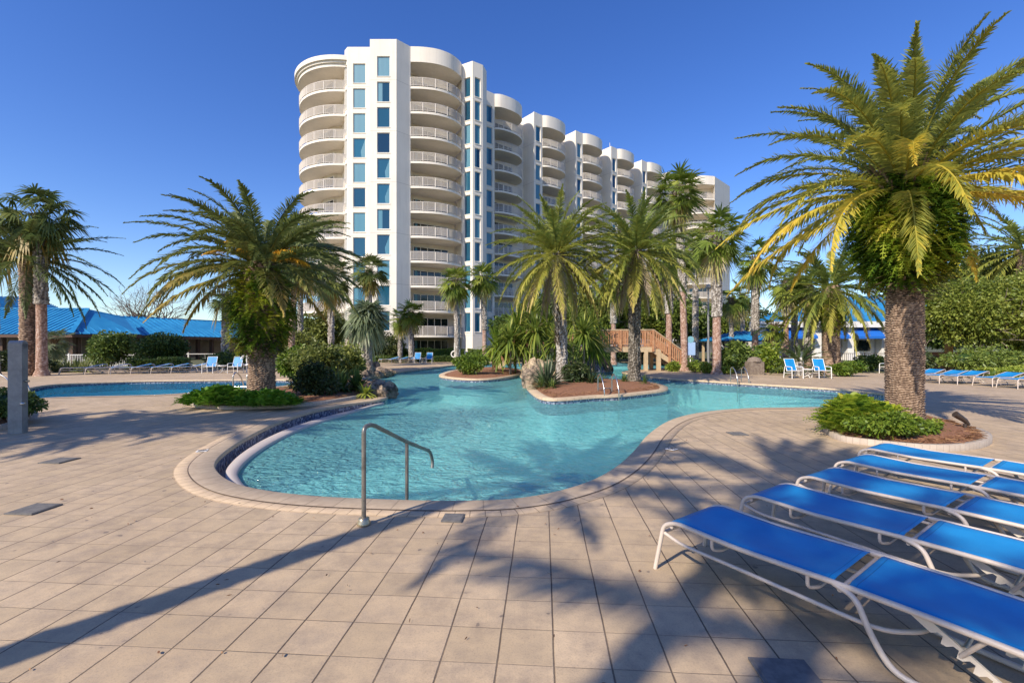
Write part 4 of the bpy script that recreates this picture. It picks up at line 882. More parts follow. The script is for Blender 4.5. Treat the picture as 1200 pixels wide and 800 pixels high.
# ---------------------------------------------------------------- pool furniture
def rrect_tube(mb, pts, r, seg=8, fil=.08, n=4):        # polyline with rounded corners
    pts = [Vector(p) for p in pts]; out = [pts[0]]
    for i in range(1, len(pts)-1):
        a, b, c = pts[i-1], pts[i], pts[i+1]; f = min(fil, (a-b).length*.45, (c-b).length*.45); p = b+(a-b).normalized()*f; q = b+(c-b).normalized()*f
        for k in range(n+1): t = k/n; out.append(p*(1-t)**2+b*2*t*(1-t)+q*t*t)
    out.append(pts[-1]); mb.tube(out, r, seg)
def make_lounger():
    root = empty('sun_lounger', (0, 0, 0)); zs = .375; v = .305; r = .016
    fr = MB()
    for s in (-1, 1):
        rrect_tube(fr, [(-.1, s*(v+.03), .0), (-.045, s*v, zs-.03), (.06, s*v, zs+.012), (.5, s*v, zs-.01), (1.1, s*v, zs), (1.5, s*v, zs-.005), (1.86, s*v, zs-.02), (1.97, s*v*.9, zs-.09)], r, 9, .07, 5)
        rrect_tube(fr, [(-.05, s*(v-.005), zs-.09), (.1, s*v, zs-.13), (.55, s*v, .235), (1.1, s*v, .215), (1.28, s*v*.9, .2), (1.4, s*v*.4, .2), (1.42, 0, .2)], .013, 8, .1, 4)
    fr.tube([(.02, -v, zs-.03), (.02, v, zs-.03)], r*.9, 7); fr.tube([(-.05, -v, zs-.09), (-.05, v, zs-.09)], .012, 7)
    fr.build('frame', M['frame'], root)
    for s in (-1, 1):
        lg = MB(); rrect_tube(lg, [(1.06, s*v, zs-.005), (1.17, s*(v+.02), zs-.03), (1.24, s*(v+.02), .17), (1.33, s*(v+.01), .022), (1.5, s*v, .018), (1.78, s*v*.9, .018), (1.86, s*v*.5, .018), (1.86, 0, .018)], r, 9, .09, 5); lg.build('leg', M['frame'], root)
        rk = MB(); pts = []; a = Vector((1.36, s*.2, .345)); b = Vector((1.77, s*.2, .06)); L = (b-a).length; dx = (b-a)/L; up = Vector((dx.z*-1, 0, dx.x)); n = 5
        prof = [(0, .022), (L*.22, .022)]
        for k in range(n): s0 = L*(.25+.14*k); prof += [(s0, .022), (s0+.012, -.004), (s0+.034, -.008), (s0+.05, .03)]
        prof += [(L, .02), (L, -.012), (0, -.02)]
        # wavy edge faces down-front
        top = [a+dx*p[0]-up*(p[1]) for p in prof[:-2]]; bot = [a+dx*p[0]+up*.026 for p in prof[:-2]]; m_ = len(top); vs = []
        for y in (-.008, .008): vs += [q+Vector((0, y, 0)) for q in top]+[q+Vector((0, y, 0)) for q in bot]
        fs = []
        for i in range(m_-1): fs += [(i, i+1, m_+i+1, m_+i), (2*m_+m_+i, 2*m_+m_+i+1, 2*m_+i+1, 2*m_+i), (i+1, i, 2*m_+i, 2*m_+i+1), (m_+i, m_+i+1, 3*m_+i+1, 3*m_+i)]
        fs += [(0, m_, 3*m_, 2*m_), (m_-1, 2*m_+m_-1, 3*m_+m_-1, m_+m_-1)]; rk.add(vs, fs); rk.build('notched_rack', M['rack'], root)
        su = MB(); su.tube([(1.66, s*.29, zs-.02), (1.56, s*.21, .2)], .011, 7)
        if s == 1: su.tube([(1.56, -.21, .2), (1.56, .21, .2)], .011, 7)
        su.build('strut', M['frame'], root)
    for u in (.34, .93):
        cb = MB(); rrect_tube(cb, [(u, -v, zs-.01), (u, -v, zs-.085), (u+.03, -v*.75, zs-.095), (u+.03, v*.75, zs-.095), (u, v, zs-.085), (u, v, zs-.01)], .011, 7, .03, 3); cb.build('crossbar', M['frame'], root)
    for a_, b_, c_ in ((1.09, v, .03), (1.96, v*.9, .085)): cb = MB(); cb.tube([(a_, -b_, zs-c_), (a_, b_, zs-c_)], .014, 7); cb.build('crossbar', M['frame'], root)
    def sling(u0, u1, nm, end):
        nu, nv = 22, 11; V = []; us = np.linspace(u0, u1, nu); vv = np.linspace(-1, 1, nv)
        for L_ in (0, 1):
            for u in us:
                for q in vv:
                    zc = np.interp(u, [.0, .06, .5, 1.1, 1.5, 1.86, 1.97], [zs-.02, zs+.014, zs-.008, zs+.002, zs-.002, zs-.02, zs-.085])+.016
                    sag = -.022*(1-q*q)*math.sin(min(1, (u-u0)/.12, (u1-u)/.12)*math.pi/2)
                    V.append((u, q*(v+.0), zc+sag-.004*L_-(.012 if abs(q) > .99 else 0)))
        Q = []
        for L_ in (0, 1):
            b = L_*nu*nv
            for i in range(nu-1):
                for j in range(nv-1):
                    f = (b+i*nv+j, b+(i+1)*nv+j, b+(i+1)*nv+j+1, b+i*nv+j+1); Q.append(f if L_ == 0 else f[::-1])
        nn = nu*nv
        for i in range(nu-1): Q += [(i*nv, nn+i*nv, nn+(i+1)*nv, (i+1)*nv), (i*nv+nv-1, (i+1)*nv+nv-1, nn+(i+1)*nv+nv-1, nn+i*nv+nv-1)]
        for j in range(nv-1): Q += [(j, j+1, nn+j+1, nn+j), ((nu-1)*nv+j, nn+(nu-1)*nv+j, nn+(nu-1)*nv+j+1, (nu-1)*nv+j+1)]
        npmesh(nm, V, Q, M['sling'], root, None, True)
    sling(-.01, 1.06, 'seat_sling', 0); sling(1.13, 1.955, 'back_sling', 1); return root
lounger = make_lounger()
def raised():                                           # the same lounger with its back a little raised
    o = make_lounger()
    for nme in KIDS[o.name]:
        me = bpy.data.objects[nme].data; fr_ = me.name.split('.')[0]
        if fr_ in ('frame', 'back_sling', 'crossbar', 'strut'):
            for v in me.vertices:
                if v.co.x > 1.1 and v.co.z > .24: v.co.z += (v.co.x-1.1)*.26*min(1, (v.co.z-.2)/.12)
    return o
lounger2 = raised()
used = {}
def place_lounger(x, y, a, label, group, pr=None):
    pr = pr or lounger; o = pr if pr.name not in used else copy_tree(pr); used[pr.name] = 1
    o.location = (x, y, 0); o.rotation_euler = (0, 0, a); tag(o, label, 'lounger', group); return o
near = [(1.16, 3.43, -54), (2.07, 4.03, -55), (2.92, 4.61, -57), (3.72, 5.2, -57), (4.47, 5.82, -56)]
lbl = ['nearest blue sling lounger with notched racks, nearest the lower right corner', 'second blue sling lounger counting back from the nearest one', 'middle one of the five large blue sling loungers on the right', 'fourth large blue sling lounger, one before the palm bed', 'blue sling lounger right in front of the right palm bed kerb']
for (x, y, a), lb in zip(near, lbl):
    a = R(a); vx = (-math.sin(a), math.cos(a)); place_lounger(x+.3*vx[0]+.03*math.cos(a), y+.3*vx[1]+.03*math.sin(a), a, lb, 'large blue loungers in a row on the right')
for i, (px, py, a) in enumerate([(1092, 449, 8), (1113, 450, 6), (1153, 452.5, 5), (1182, 455, 3), (1068, 447, 10)]):
    g = G(px, py); place_lounger(g[0], g[1], R(a+9), ['far right blue lounger just right of the palm trunk', 'far right blue lounger second from the palm trunk', 'far right blue lounger third from the palm trunk', 'far right blue lounger cut by the right edge of the photo', 'far right blue lounger partly behind the palm trunk'][i], 'far blue loungers on the right deck', lounger2)
for i, px in enumerate([88, 117, 146, 169, 192, 215]):
    g = G(px, 438.5-.3*i); place_lounger(g[0]-.5, g[1]-.3, R(48), ['leftmost blue lounger beyond the far pool', 'second blue lounger from the left beyond the far pool', 'third blue lounger from the left beyond the far pool', 'fourth blue lounger from the left beyond the far pool', 'fifth blue lounger from the left beyond the far pool', 'rightmost blue lounger in the row beyond the far pool'][i], 'blue loungers beyond the far pool', lounger2)
for i, px in enumerate([456, 468, 478]):
    g = G(px, 425.5); place_lounger(g[0]-.8, g[1], R(40), ['leftmost low lounger on the far bank before the hedge', 'middle low lounger on the far bank before the hedge', 'low lounger next to the far blue chairs'][i], 'low loungers on the far bank', lounger2)
def make_chair():
    root = empty('pool_chair', (0, 0, 0)); w2 = .3      # faces -Y
    for s in (-1, 1):
        f = MB(); rrect_tube(f, [(s*w2, -.3, 0), (s*w2, -.28, .58), (s*w2, .25, .6), (s*w2, .33, 0)], .02, 7, .07, 4); f.tube([(s*w2, -.28, .3), (s*w2, .3, .25)], .015, 6); f.build('leg', M['white_paint'], root)
    f = MB(); f.tube([(-.27, .12, .36), (-.27, .36, .98), (.27, .36, .98), (.27, .12, .36)], .018, 7); f.tube([(-.27, -.27, .4), (.27, -.27, .4)], .018, 7)
    for s in (-1, 1): f.tube([(s*.27, -.27, .4), (s*.27, .15, .36)], .018, 7)
    f.build('frame', M['white_paint'], root)
    for nm, a, b in (('seat', (-.27, .41), (.13, .375)), ('backrest', (.13, .4), (.35, .96))):
        m_ = MB(); vs = []
        for o in (0, .008):
            for (y, z) in (a, b): vs += [(-.26, y+o, z+o), (.26, y+o, z+o)]
        m_.add(vs, [(0, 1, 3, 2), (5, 4, 6, 7), (0, 4, 5, 1), (2, 3, 7, 6), (0, 2, 6, 4), (1, 5, 7, 3)]); m_.build(nm, M['sling'], root)
    return root
chair = make_chair(); cu = [False]
for px, py, rz, lb, gp in [(930, 443, 5, 'blue sling chair left of the small white table by the right deck', 'chairs on the right deck'), (963, 443, -4, 'blue sling chair right of the small white table by the right deck', 'chairs on the right deck'),
                           (1041, 437.5, -75, 'blue sling chair beside the large palm trunk, seen from its side', 'chairs on the right deck'), (246, 437, 8, 'blue sling chair right of the lounger row beyond the far pool', 'chairs beyond the far pool'), (276, 437, 0, 'blue sling chair beside the white life ring', 'chairs beyond the far pool'),
                           (489, 425.5, 0, 'left one of the two blue chairs at the far hedge', 'chairs at the far hedge'), (503, 425.5, 0, 'right one of the two blue chairs at the far hedge', 'chairs at the far hedge'), (549, 422.8, 20, 'blue chair between the two slim fan palm trunks', 'chairs behind the small island'), (560, 422.8, -15, 'blue chair right behind the round shrub island', 'chairs behind the small island')]:
    o = chair if not cu[0] else copy_tree(chair); cu[0] = True; g = G(px, py); o.location = (g[0], g[1], 0); o.rotation_euler = (0, 0, R(rz)); tag(o, lb, 'chair', gp)
def table(px, py, lb):
    g = G(px, py); root = empty('side_table', g, label=lb, cat='table', group='small white side tables'); t = MB(); t.lathe([(.27, .42), (.28, .43), (.28, .45), (.26, .455)], seg=20); t.build('table_top', M['white_paint'], root)
    for k in range(3):
        a = k*2.1; l = MB(); l.tube([(.2*math.cos(a), .2*math.sin(a), .43), (-.14*math.cos(a), -.14*math.sin(a), .2), (.24*math.cos(a+.4), .24*math.sin(a+.4), 0)], .015, 6); l.build('leg', M['white_paint'], root)
table(946.5, 442.5, 'small white round table between the two right blue chairs'); table(261, 436.8, 'small white round table between the two left blue chairs'); table(496, 425, 'small white table between the chairs at the far hedge')

# handrail at the near edge
hr = empty('handrail', (-1.40, 4.30, 0), label='single bent steel pool handrail standing in the near coping', cat='handrail')
hd = Vector((.2, .9, 0)).normalized()
def hp(s, z): return (hd.x*s, hd.y*s, z)
m_ = MB(); rrect_tube(m_, [hp(0, 0), hp(0, .93), hp(.16, .92), hp(.92, .59), hp(1.6, .33), hp(1.68, .18), hp(1.66, .1)], .021, 12, .14, 7); m_.build('rail', M['steel'], hr)
m_ = MB(); m_.tube([hp(.92, -.4), hp(.92, .58)], .02, 10); m_.build('post', M['steel'], hr)
m_ = MB(); m_.lathe([(.062, .0), (.062, .02), (.05, .035), (.052, .055), (.03, .065)], (0, 0, .01), 20); m_.build('escutcheon', M['brass'], hr)
def ladder(px, py, rz, lb, sc=1.):
    g = G(px, py); root = empty('pool_ladder', g, R(rz), label=lb, cat='ladder', group='arched steel pool ladders')
    for s in (-.25, .25):
        m = MB(); rrect_tube(m, [(s, .35, -.02), (s, .35, .62), (s, .18, .72), (s, -.1, .55), (s, -.3, .2), (s, -.3, -.8)], .022, 8, .12, 5); m.build('rail', M['chrome'], root)
    m = MB()
    for z in (-.15, -.4): m.box((0, -.3, z), (.48, .09, .03))
    m.tube([(-.25, .35, .2), (.25, .35, .2)], .018, 6); m.build('rung', M['chrome'], root)
ladder(713, 463, 8, 'arched steel ladder on the front of the long island'); ladder(867, 448.5, 0, 'arched steel ladder at the right pool bank'); ladder(288, 458.5, 180, 'steel ladder behind the fern bed on the far pool')
ladder(15, 462, 90, 'white steel ladder rails at the far left pool end')
# post on the left
g = G(21, 507); po = empty('grey_post', (g[0], g[1], 0), R(15), label='broad grey metal shower post at the far left edge', cat='post')
m_ = MB(); m_.box((0, 0, .86), (.22, .15, 1.72)); m_.build('column', M['postgrey'], po); m_ = MB(); m_.tube([(-.11, 0, 1.71), (.11, 0, 1.71)], .075, 14); m_.build('cap', M['postgrey'], po)
m_ = MB(); m_.tube([(.1, -.02, 1.0), (.2, -.04, 1.0)], .02, 8); m_.lathe([(.03, 0), (.045, .03), (.02, .05)], (.13, -.09, .55), 10); m_.build('tap', M['chrome'], po)
# skimmer lids and marker tiles in the deck
def lid(corners, lb):
    c = np.mean(corners, 0); mb = MB(); P = [(p[0]-c[0], p[1]-c[1]) for p in corners]; mb.prism(P, .0, .012); mb.prism([(p[0]*.9, p[1]*.9) for p in P], .012, .016); o = mb.build('deck_lid', M['lid'], None); o.location = (c[0], c[1], .003); tag(o, lb, 'lid', 'grey access lids in the deck')
def sq(px, py, s, a): g = G(px, py); return [(g[0]+s*(math.cos(a)*i-math.sin(a)*j), g[1]+s*(math.sin(a)*i+math.cos(a)*j)) for i, j in ((-1, -1), (1, -1), (1, 1), (-1, 1))]
lid(sq(40, 597, .15, R(-3.5)), 'grey square access lid in the deck at the left edge'); lid(sq(531, 607.5, .1, R(-4)), 'grey access lid just in front of the pool coping'); lid(sq(926, 797, .145, R(-4)), 'grey lid under the nearest lounger at the bottom edge'); lid(sq(864, 508.5, .15, R(0)), 'grey access lid between the pool and the loungers'); lid(sq(70, 540, .16, R(-3)), 'grey access lid beside the grey post')
def nodive(px, py, lb, a):
    g = G(px, py); root = empty('marker_tile', (g[0], g[1], .014), R(a), label=lb, cat='marker tile'); m = MB(); m.box((0, 0, .003), (.15, .15, .006)); m.build('tile', M['white_paint'], root)
    m = MB(); pts = [(.055*math.cos(t), .055*math.sin(t)) for t in np.linspace(0, 2*math.pi, 20)]
    for p, q in zip(pts[:-1], pts[1:]): m.beam((*p, .0085), (*q, .0085), .01, .003)
    m.beam((-.04, -.04, .0115), (.04, .04, .0115), .01, .002); m.beam((-.03, .02, .0105), (.03, -.005, .0105), .012, .002); m.build('symbol', M['bronze'], root)
nodive(237, 529, 'small white no diving tile on the left coping', 20); nodive(787, 527, 'small white no diving tile on the right coping', 40)
# depth marker on the island band
g = G(652, 466.8, 0); root = empty('depth_marker', (g[0], g[1]-.06, -.09), R(2), label='white depth tile reading 3 FT on the island edge', cat='marker tile')
m_ = MB(); m_.box((0, 0, 0), (.42, .012, .12)); m_.build('tile', M['white_paint'], root)
tcv = bpy.data.curves.new('digits', 'FONT'); tcv.body = '3 FT'; tcv.size = .12; tcv.align_x = 'CENTER'; tcv.align_y = 'CENTER'; tcv.extrude = .002; to = bpy.data.objects.new('digits', tcv); C.objects.link(to)
bpy.context.view_layer.update(); me = bpy.data.meshes.new_from_object(to.evaluated_get(bpy.context.evaluated_depsgraph_get())); bpy.data.objects.remove(to); me.materials.clear(); me.materials.append(M['bronze'])
dg = link('digits', me, root); dg.rotation_euler = (R(90), 0, 0); dg.location = (0, -.009, 0)
# small fixtures
g = G(1131, 510); up_ = empty('spotlight', (g[0], g[1], .08), label='small bronze garden spotlight at the right end of the palm bed', cat='light'); m_ = MB(); m_.tube([(0, 0, -.05), (0, 0, .14)], .03, 8); m_.build('stake', M['bronze'], up_)
m_ = MB(); m_.tube([(.07, 0, .12), (-.0, 0, .2), (-.17, .02, .32)], [.028, .045, .06], 12); m_.build('lamp_head', M['bronze'], up_)
g = G(284, 437); lr = empty('life_ring', (g[0], g[1]+.4, 0), label='white life ring on a post beside the left blue chair', cat='life ring')
m_ = MB(); m_.tube([(.36*math.cos(t)*.8, -.05, .75+.29*math.sin(t)) for t in np.linspace(0, 2*math.pi, 25)], .06, 8, False); m_.build('ring', M['white_paint'], lr); m_ = MB(); m_.tube([(0, .05, 0), (0, .05, 1.2)], .04, 8); m_.build('post', M['white_paint'], lr)
g = G(567, 424); lr = empty('life_ring', (X(532.5, 44), 44, 0), label='white life ring on a post before the far hedge', cat='life ring')
m_ = MB(); m_.tube([(.36*math.cos(t)*.8, -.05, .8+.29*math.sin(t)) for t in np.linspace(0, 2*math.pi, 25)], .06, 8, False); m_.build('ring', M['white_paint'], lr); m_ = MB(); m_.tube([(0, .05, 0), (0, .05, 1.9)], .04, 8); m_.build('post', M['white_paint'], lr)
sgn = empty('notice_sign', (X(809, 30), 30, 0), label='small pale blue notice sign between the right palm trunks', cat='sign'); m_ = MB(); m_.box((0, -.03, 1.45), (.62, .03, .85)); m_.build('panel', mat('sign_blue', (.35, .5, .75), .5), sgn); m_ = MB(); m_.lathe([(.22, 0), (.22, .03)], (0, 0, 0), 16); m_.v = [(v[0], v[2]-.05, v[1]+2.05) for v in m_.v]; m_.build('disc', mat('sign_teal', (.2, .42, .5), .5), sgn)
m_ = MB(); m_.tube([(0, 0, 0), (0, 0, 2.2)], .04, 8); m_.build('post', M['white_paint'], sgn)
lp = empty('light_pole', (X(830, 33), 33, 0), label='slim grey light pole left of the thick fan palm', cat='pole'); m_ = MB(); m_.tube([(0, 0, 0), (0, 0, 5.8)], [.09, .06], 10); m_.build('pole', M['postgrey'], lp); m_ = MB(); m_.lathe([(.12, 0), (.2, .1), (.16, .3), (.03, .36)], (0, 0, 5.75), 12); m_.build('lamp_head', M['postgrey'], lp)
sp_ = MB(); sp_.prism([(-.4, -.3), (.4, -.3), (.4, .3), (-.4, .3)], 0, .75); sp_.lathe([(.4, .75), (.3, .95), (.1, 1.02)], (0, 0, 0), 14); o = sp_.build('utility_box', M['bark'], None); o.location = (X(884, 26), 26, 0); tag(o, 'dark domed utility box behind the right bank ladder', 'box')
bn = empty('park_bench', (X(790, 30.5), 30.5, 0), R(-10), label='low white bench at the foot of the bridge steps', cat='bench'); m_ = MB()
for y in (-.15, 0, .15): m_.box((0, y, .42), (1.3, .12, .04))
m_.build('seat', M['pale_wood'], bn)
for s in (-.5, .5): m_ = MB(); m_.box((s, 0, .2), (.08, .35, .4)); m_.build('leg', M['pale_wood'], bn)
def fence(lb, a, b, h, m, n=None, gap=.12, cat='fence'):
    L = math.dist(a, b); root = empty('fence', (*a, 0), math.atan2(b[1]-a[1], b[0]-a[0]), label=lb, cat='fence'); mb = MB()
    for z in (h*.12, h*.95): mb.box((L/2, 0, z), (L, .04, .05))
    for x in np.arange(0, L, gap): mb.box((x, 0, h*.5), (.025, .025, h*.9))
    mb.build('pickets', M[m], root)
    for x in np.arange(0, L+.1, 2.4): p = MB(); p.box((x, 0, h/2+.03), (.08, .08, h+.06)); p.build('post', M[m], root)
fence('white picket railing running behind the far pool loungers', (X(-40, 34), 34), (X(180, 35), 35), 1.0, 'white_paint')
fence('thin white rail fence right of the dark shrubs before the pavilion', (X(181, 35), 35), (X(300, 36), 36), 1.05, 'white_paint', gap=1.2)
fence('brown iron fence with red flowers before the white clubhouse', (X(985, 45), 45), (X(1240, 45), 45), .9, 'bronze', gap=.2)
# brick pier, planter wall and patio chair under the right trees
pr = empty('patio_wall', (X(1107, 32), 32, 0), label='low orange brick patio wall with pillar under the right trees', cat='wall'); m_ = MB(); m_.box((0, .0, .6), (2.6, .3, 1.2)); m_.build('wall', M['wood'], pr); m_ = MB(); m_.box((.1, -.2, 1.0), (.32, .32, 2.0)); m_.build('pillar', mat('ochre', (.6, .3, .08), .8), pr)
pc = empty('patio_chair', (X(1106, 29.5), 29.5, 0), R(60), label='dark metal patio armchair in front of the orange wall', cat='chair')
m_ = MB(); m_.box((0, 0, .42), (.5, .5, .04)); m_.build('seat', M['bronze'], pc); m_ = MB(); m_.beam((0, .25, .42), (0, .42, 1.0), .5, .03); m_.build('backrest', M['bronze'], pc)
for a in (-1, 1):
    for b in (-1, 1): m_ = MB(); m_.tube([(a*.23, b*.23, .42), (a*.26, b*.26, 0)], .015, 6); m_.build('leg', M['bronze'], pc)

# ---------------------------------------------------------------- the large date palms
def date_palm(name, label, x, y, h, rt, crownargs, prof=None, ridge=.05, amp=.035, seed=1, group=None, mt='datetrunk', nth=56, diamond=0, z=0.):
    root = empty(name, (x, y, z), label=label, cat='palm', group=group)
    trunkmesh('trunk', prof or [(0, rt*1.08), (.12, rt*.95), (1, rt)], h, ridge, amp, nth, diamond, mt, root, seed)
    pinnate(parent=root, loc=(0, 0, h), seed=seed, **crownargs); return root
D = 9.2; bx = X(1060, D)
big = date_palm('date_palm', 'large date palm with fern skirt and yellowing fronds on the right', bx, D, 4.95, .35, dict(n=80, length=3.3, m=80, ll=.40, lw=.032, emax=84, emin=-5, bend=(50, 90), yellow=.85, vb=.44, r0=.25, mt='frond'), prof=[(0, .35), (.08, .29), (.5, .275), (.75, .29), (1, .28)], ridge=.047, amp=.032, seed=5, nth=90)
skirt(big, [(2.75, .42), (2.95, .75), (3.3, .9), (3.9, .98), (4.4, .94), (4.75, .7), (5.0, .5)], 6500, .34, .05, 3, loc=(0, 0, .22))
boots(big, 2.62, 3.1, .36, .6, 160, .22, .07, seed=3, up=-.2, out=1., vr=(0, .5)); boots(big, 4.4, 5.1, .5, .3, 220, .55, .07, seed=4, up=.9, out=.8, vr=(.1, .7))
D = 13.2
lft = date_palm('date_palm', 'large dark date palm with fern skirt and orange stalks on the left bed', X(307, D), D, 4.1, .38, dict(n=76, length=2.85, m=66, ll=.38, lw=.036, emax=76, emin=-10, bend=(50, 84), yellow=.6, vb=.5, r0=.25, mt='frond_dark', sweep=(math.pi, .18)), prof=[(0, .45), (.1, .33), (.32, .31), (.42, .5), (.6, .6), (.85, .55), (1, .3)], ridge=.06, amp=.045, seed=8, nth=72)
skirt(lft, [(1.55, .55), (1.85, .8), (2.4, .95), (3.0, .95), (3.5, .8), (3.9, .5)], 3600, .32, .05, 6, mt='fern'); boots(lft, 1.3, 2.2, .5, .75, 260, .22, .08, seed=6, up=-.1, out=1., vr=(0, .45))
lf = Leaves(); g = np.random.default_rng(2)
for i in range(9):
    a = g.uniform(math.pi*.9, math.pi*2.1); 
    frond(lf, np.array([.2*math.cos(a), .2*math.sin(a), 4.1]), a, R(g.uniform(20, 65)), g.uniform(.9, 1.4), R(70), 40, .3, .02, .5, .8, .3, .5, g, .02)
lf.build('fruit_stalks', M['orange'], lft)
# island palms
for i, (px, py, D, cpx, cy, lb, sd, lean) in enumerate([(659, 452, 19.2, 652, 297, 'feathery green date palm with pale rough trunk, left one on the long island', 21, 0), (743, 452, 19.6, 746, 293, 'feathery green date palm with dark shaggy trunk, right one on the long island', 22, 1)]):
    h = Z(cy, D); rt = .19 if i == 0 else .21; root = empty('date_palm', (X(px, D), D, .05), label=lb, cat='palm', group='date palms on the long island')
    lx = X(cpx, D)-X(px, D); trunkmesh('trunk', [(0, rt*1.25), (.1, rt), (.7, rt*.95), (1, rt*.8)], h, .16, .05, 44, 7, 'roughtrunk' if i == 0 else 'darktrunk', root, sd, curve=(lx, 0), per=9)
    boots(root, .3 if i else 1.6, h-.1, rt*.9, rt*1.0, 420, .14 if i else .2, .07, seed=sd, up=.9, out=.7, vr=(.0, .9) if i == 0 else (0, .6)).location = (lx*.5, 0, 0)
    pinnate(82, 2.95, m=46, ll=.42, lw=.042, emax=84, emin=-50, bend=(38, 74), yellow=.75, vb=.5 if i == 0 else .42, seed=sd, parent=root, loc=(lx, 0, h), mt='frond_far')
    hang = pinnate(12, 2.4, m=30, ll=.4, lw=.04, emax=-35, emin=-75, bend=(20, 50), yellow=.0, vb=.9, seed=sd+5, parent=root, loc=(lx, 0, h-.3), mt='boot', name='dead_fronds')
D = 28.; mid = date_palm('date_palm', 'medium date palm with golden fronds beside the right blue chairs', X(974, D), D, Z(335, D), .42, dict(n=60, length=3.9, m=44, ll=.55, lw=.06, emax=84, emin=-48, bend=(50, 85), yellow=.75, vb=.34, mt='frond_far', r0=.25), prof=[(0, .5), (.15, .42), (.5, .42), (.7, .6), (1, .4)], ridge=.12, amp=.06, seed=31, nth=36)
skirt(mid, [(2.6, .5), (3.2, .85), (4.2, .9), (4.8, .6)], 1300, .45, .07, 9)
D = 30; date_palm('date_palm', 'pale feathery date palm rising behind the right trees at the edge', X(1200, D), D, Z(292, D), .35, dict(n=50, length=4.2, m=40, ll=.55, lw=.06, emax=80, emin=-40, bend=(45, 80), yellow=.6, vb=.42, mt='frond_far'), seed=33, nth=28, ridge=.12)
D = 25; date_palm('date_palm', 'leaning date palm with ringed trunk at the far left edge', X(32, D), D, Z(300, D), .3, dict(n=46, length=4.0, m=44, ll=.5, lw=.055, emax=80, emin=-35, bend=(35, 70), yellow=.2, vb=.3, mt='frond_dark', sweep=(0, .35)), seed=35, nth=32, ridge=.13, amp=.05)

# ---------------------------------------------------------------- fan palms: a few crowns, shared
def fan_palm(label, px, D, cy, rt, n=34, pet=.9, rad=1.1, seed=1, mt='fan', tm='roughtrunk', cpx=None, z=0., group='fan palms', droop=.35, vb=.48, dead=.15, sweep=None, name='fan_palm', smooth_to=None, emin=-72, x=None, y=None, h=None):
    rt = rt*.8; x = X(px, D) if x is None else x; y = D if y is None else y; h = Z(cy, D) if h is None else h; root = empty(name, (x, y, z), label=label, cat='palm', group=group); lx = (X(cpx, D)-x) if cpx else 0
    if smooth_to:
        s = smooth_to; t = trunkmesh('trunk', [(0, rt*1.7), (.08, rt*1.15), (1, rt)], h*s, .09, .006, 28, 0, 'smoothtrunk', root, seed, curve=(lx*s*s, 0))
        t2 = trunkmesh('booted_trunk', [(0, rt*1.1), (1, rt*.95)], h*(1-s), .22, .07, 36, 6, tm, root, seed, lean=(lx*.9/h if lx else 0, 0), per=8); t2.location = (lx*s*s, 0, h*s)
    else:
        trunkmesh('trunk', [(0, rt*1.35), (.1, rt), (1, rt*.9)], h, .22, .06, 36, 6, tm, root, seed, curve=(lx, 0), per=8)
    boots(root, h*.86, h, rt, rt*1.1, 110, .45, .06, seed=seed, up=.9, out=.6, vr=(.1, .9)).location = (lx, 0, 0)
    fancrown(n, pet, rad, seed=seed, mt=mt, parent=root, loc=(lx, 0, h), droop=droop, vb=vb, dead=dead, sweep=sweep, emin=emin); return root
fan_palm('tallest fan palm with shaggy crown against the far end of the tower', 802, 30, 226, .24, 40, 1.0, 1.25, 41, smooth_to=.45, cpx=791)
fan_palm('thick fan palm with spotted boots and orange brown lower trunk', 840, 26.5, 276, .27, 36, 1.0, 1.1, 42, smooth_to=.42, vb=.5)
fan_palm('fan palm with pink smooth trunk next to the bridge steps', 784, 31, 300, .24, 32, 1.0, 1.2, 43, smooth_to=.5, vb=.5)
fan_palm('slim dark trunked fan palm behind the notice sign', 815, 38, 290, .24, 28, 1.0, 1.2, 44)
fan_palm('fan palm with white spotted trunk behind the domed utility box', 885, 34, 303, .26, 34, 1.0, 1.15, 45, smooth_to=.3)
fan_palm('fan palm with pale spotted trunk left of the golden date palm', 947, 33, 335, .27, 24, .9, 1.1, 46, smooth_to=.2)
fan_palm('fan palm with dark trunk left of the pale spotted palm trunk', 931, 35, 325, .22, 24, .9, 1.1, 47)
fan_palm('fan palm trunk with smooth grey base left of the sago palm', 921, 33, 330, .2, 22, .9, 1.0, 48, smooth_to=.6)
fan_palm('short fan palm among the shrubs in front of the kiosk', 907, 30, 382, .15, 20, .6, .8, 49)
fan_palm('slender fan palm behind the kiosk, further left one', 857, 42, 350, .2, 24, .9, 1.1, 50)
fan_palm('thin fan palm far behind the shrubs near the kiosk', 870, 46, 345, .2, 26, 1., 1.2, 51)
fan_palm('wind blown tall fan palm with smooth green grey trunk on the far left', 49, 25, 252, .27, 34, 1.1, 1.25, 52, mt='frond_dark', smooth_to=.45, vb=.5, droop=.6, sweep=(0, .25), dead=.2, cpx=46)
fan_palm('wind blown fan palm crown entering at the left edge', -8, 26, 268, .25, 28, 1.1, 1.3, 53, mt='frond_dark', vb=.4, droop=.7)
fan_palm('fan palm in front of the tower window columns', 433, 40, 316, .22, 38, 1.0, 1.15, 54, mt='frond_dark', vb=.5)
fan_palm('rounded fan palm by the domed bush at the tower foot', 482, 44, 366, .26, 40, .8, 1.0, 55, mt='fan', vb=.42)
fan_palm('smaller fan palm left of the rounded one at the tower foot', 469, 45, 374, .22, 26, .7, .9, 56)
fan_palm('slim fan palm left one of the pair before the turret', 536, 40, 330, .24, 38, .9, 1.1, 57, cpx=534, vb=.5)
fan_palm('slim fan palm right one of the pair before the turret', 568, 41, 325, .24, 34, .9, 1.1, 58, cpx=566, vb=.5, smooth_to=.4)
fan_palm('dark fan palm behind the left date palm, nearest the round balconies', 388, 34, 322, .22, 36, 1.1, 1.2, 59, mt='frond_dark', vb=.4)
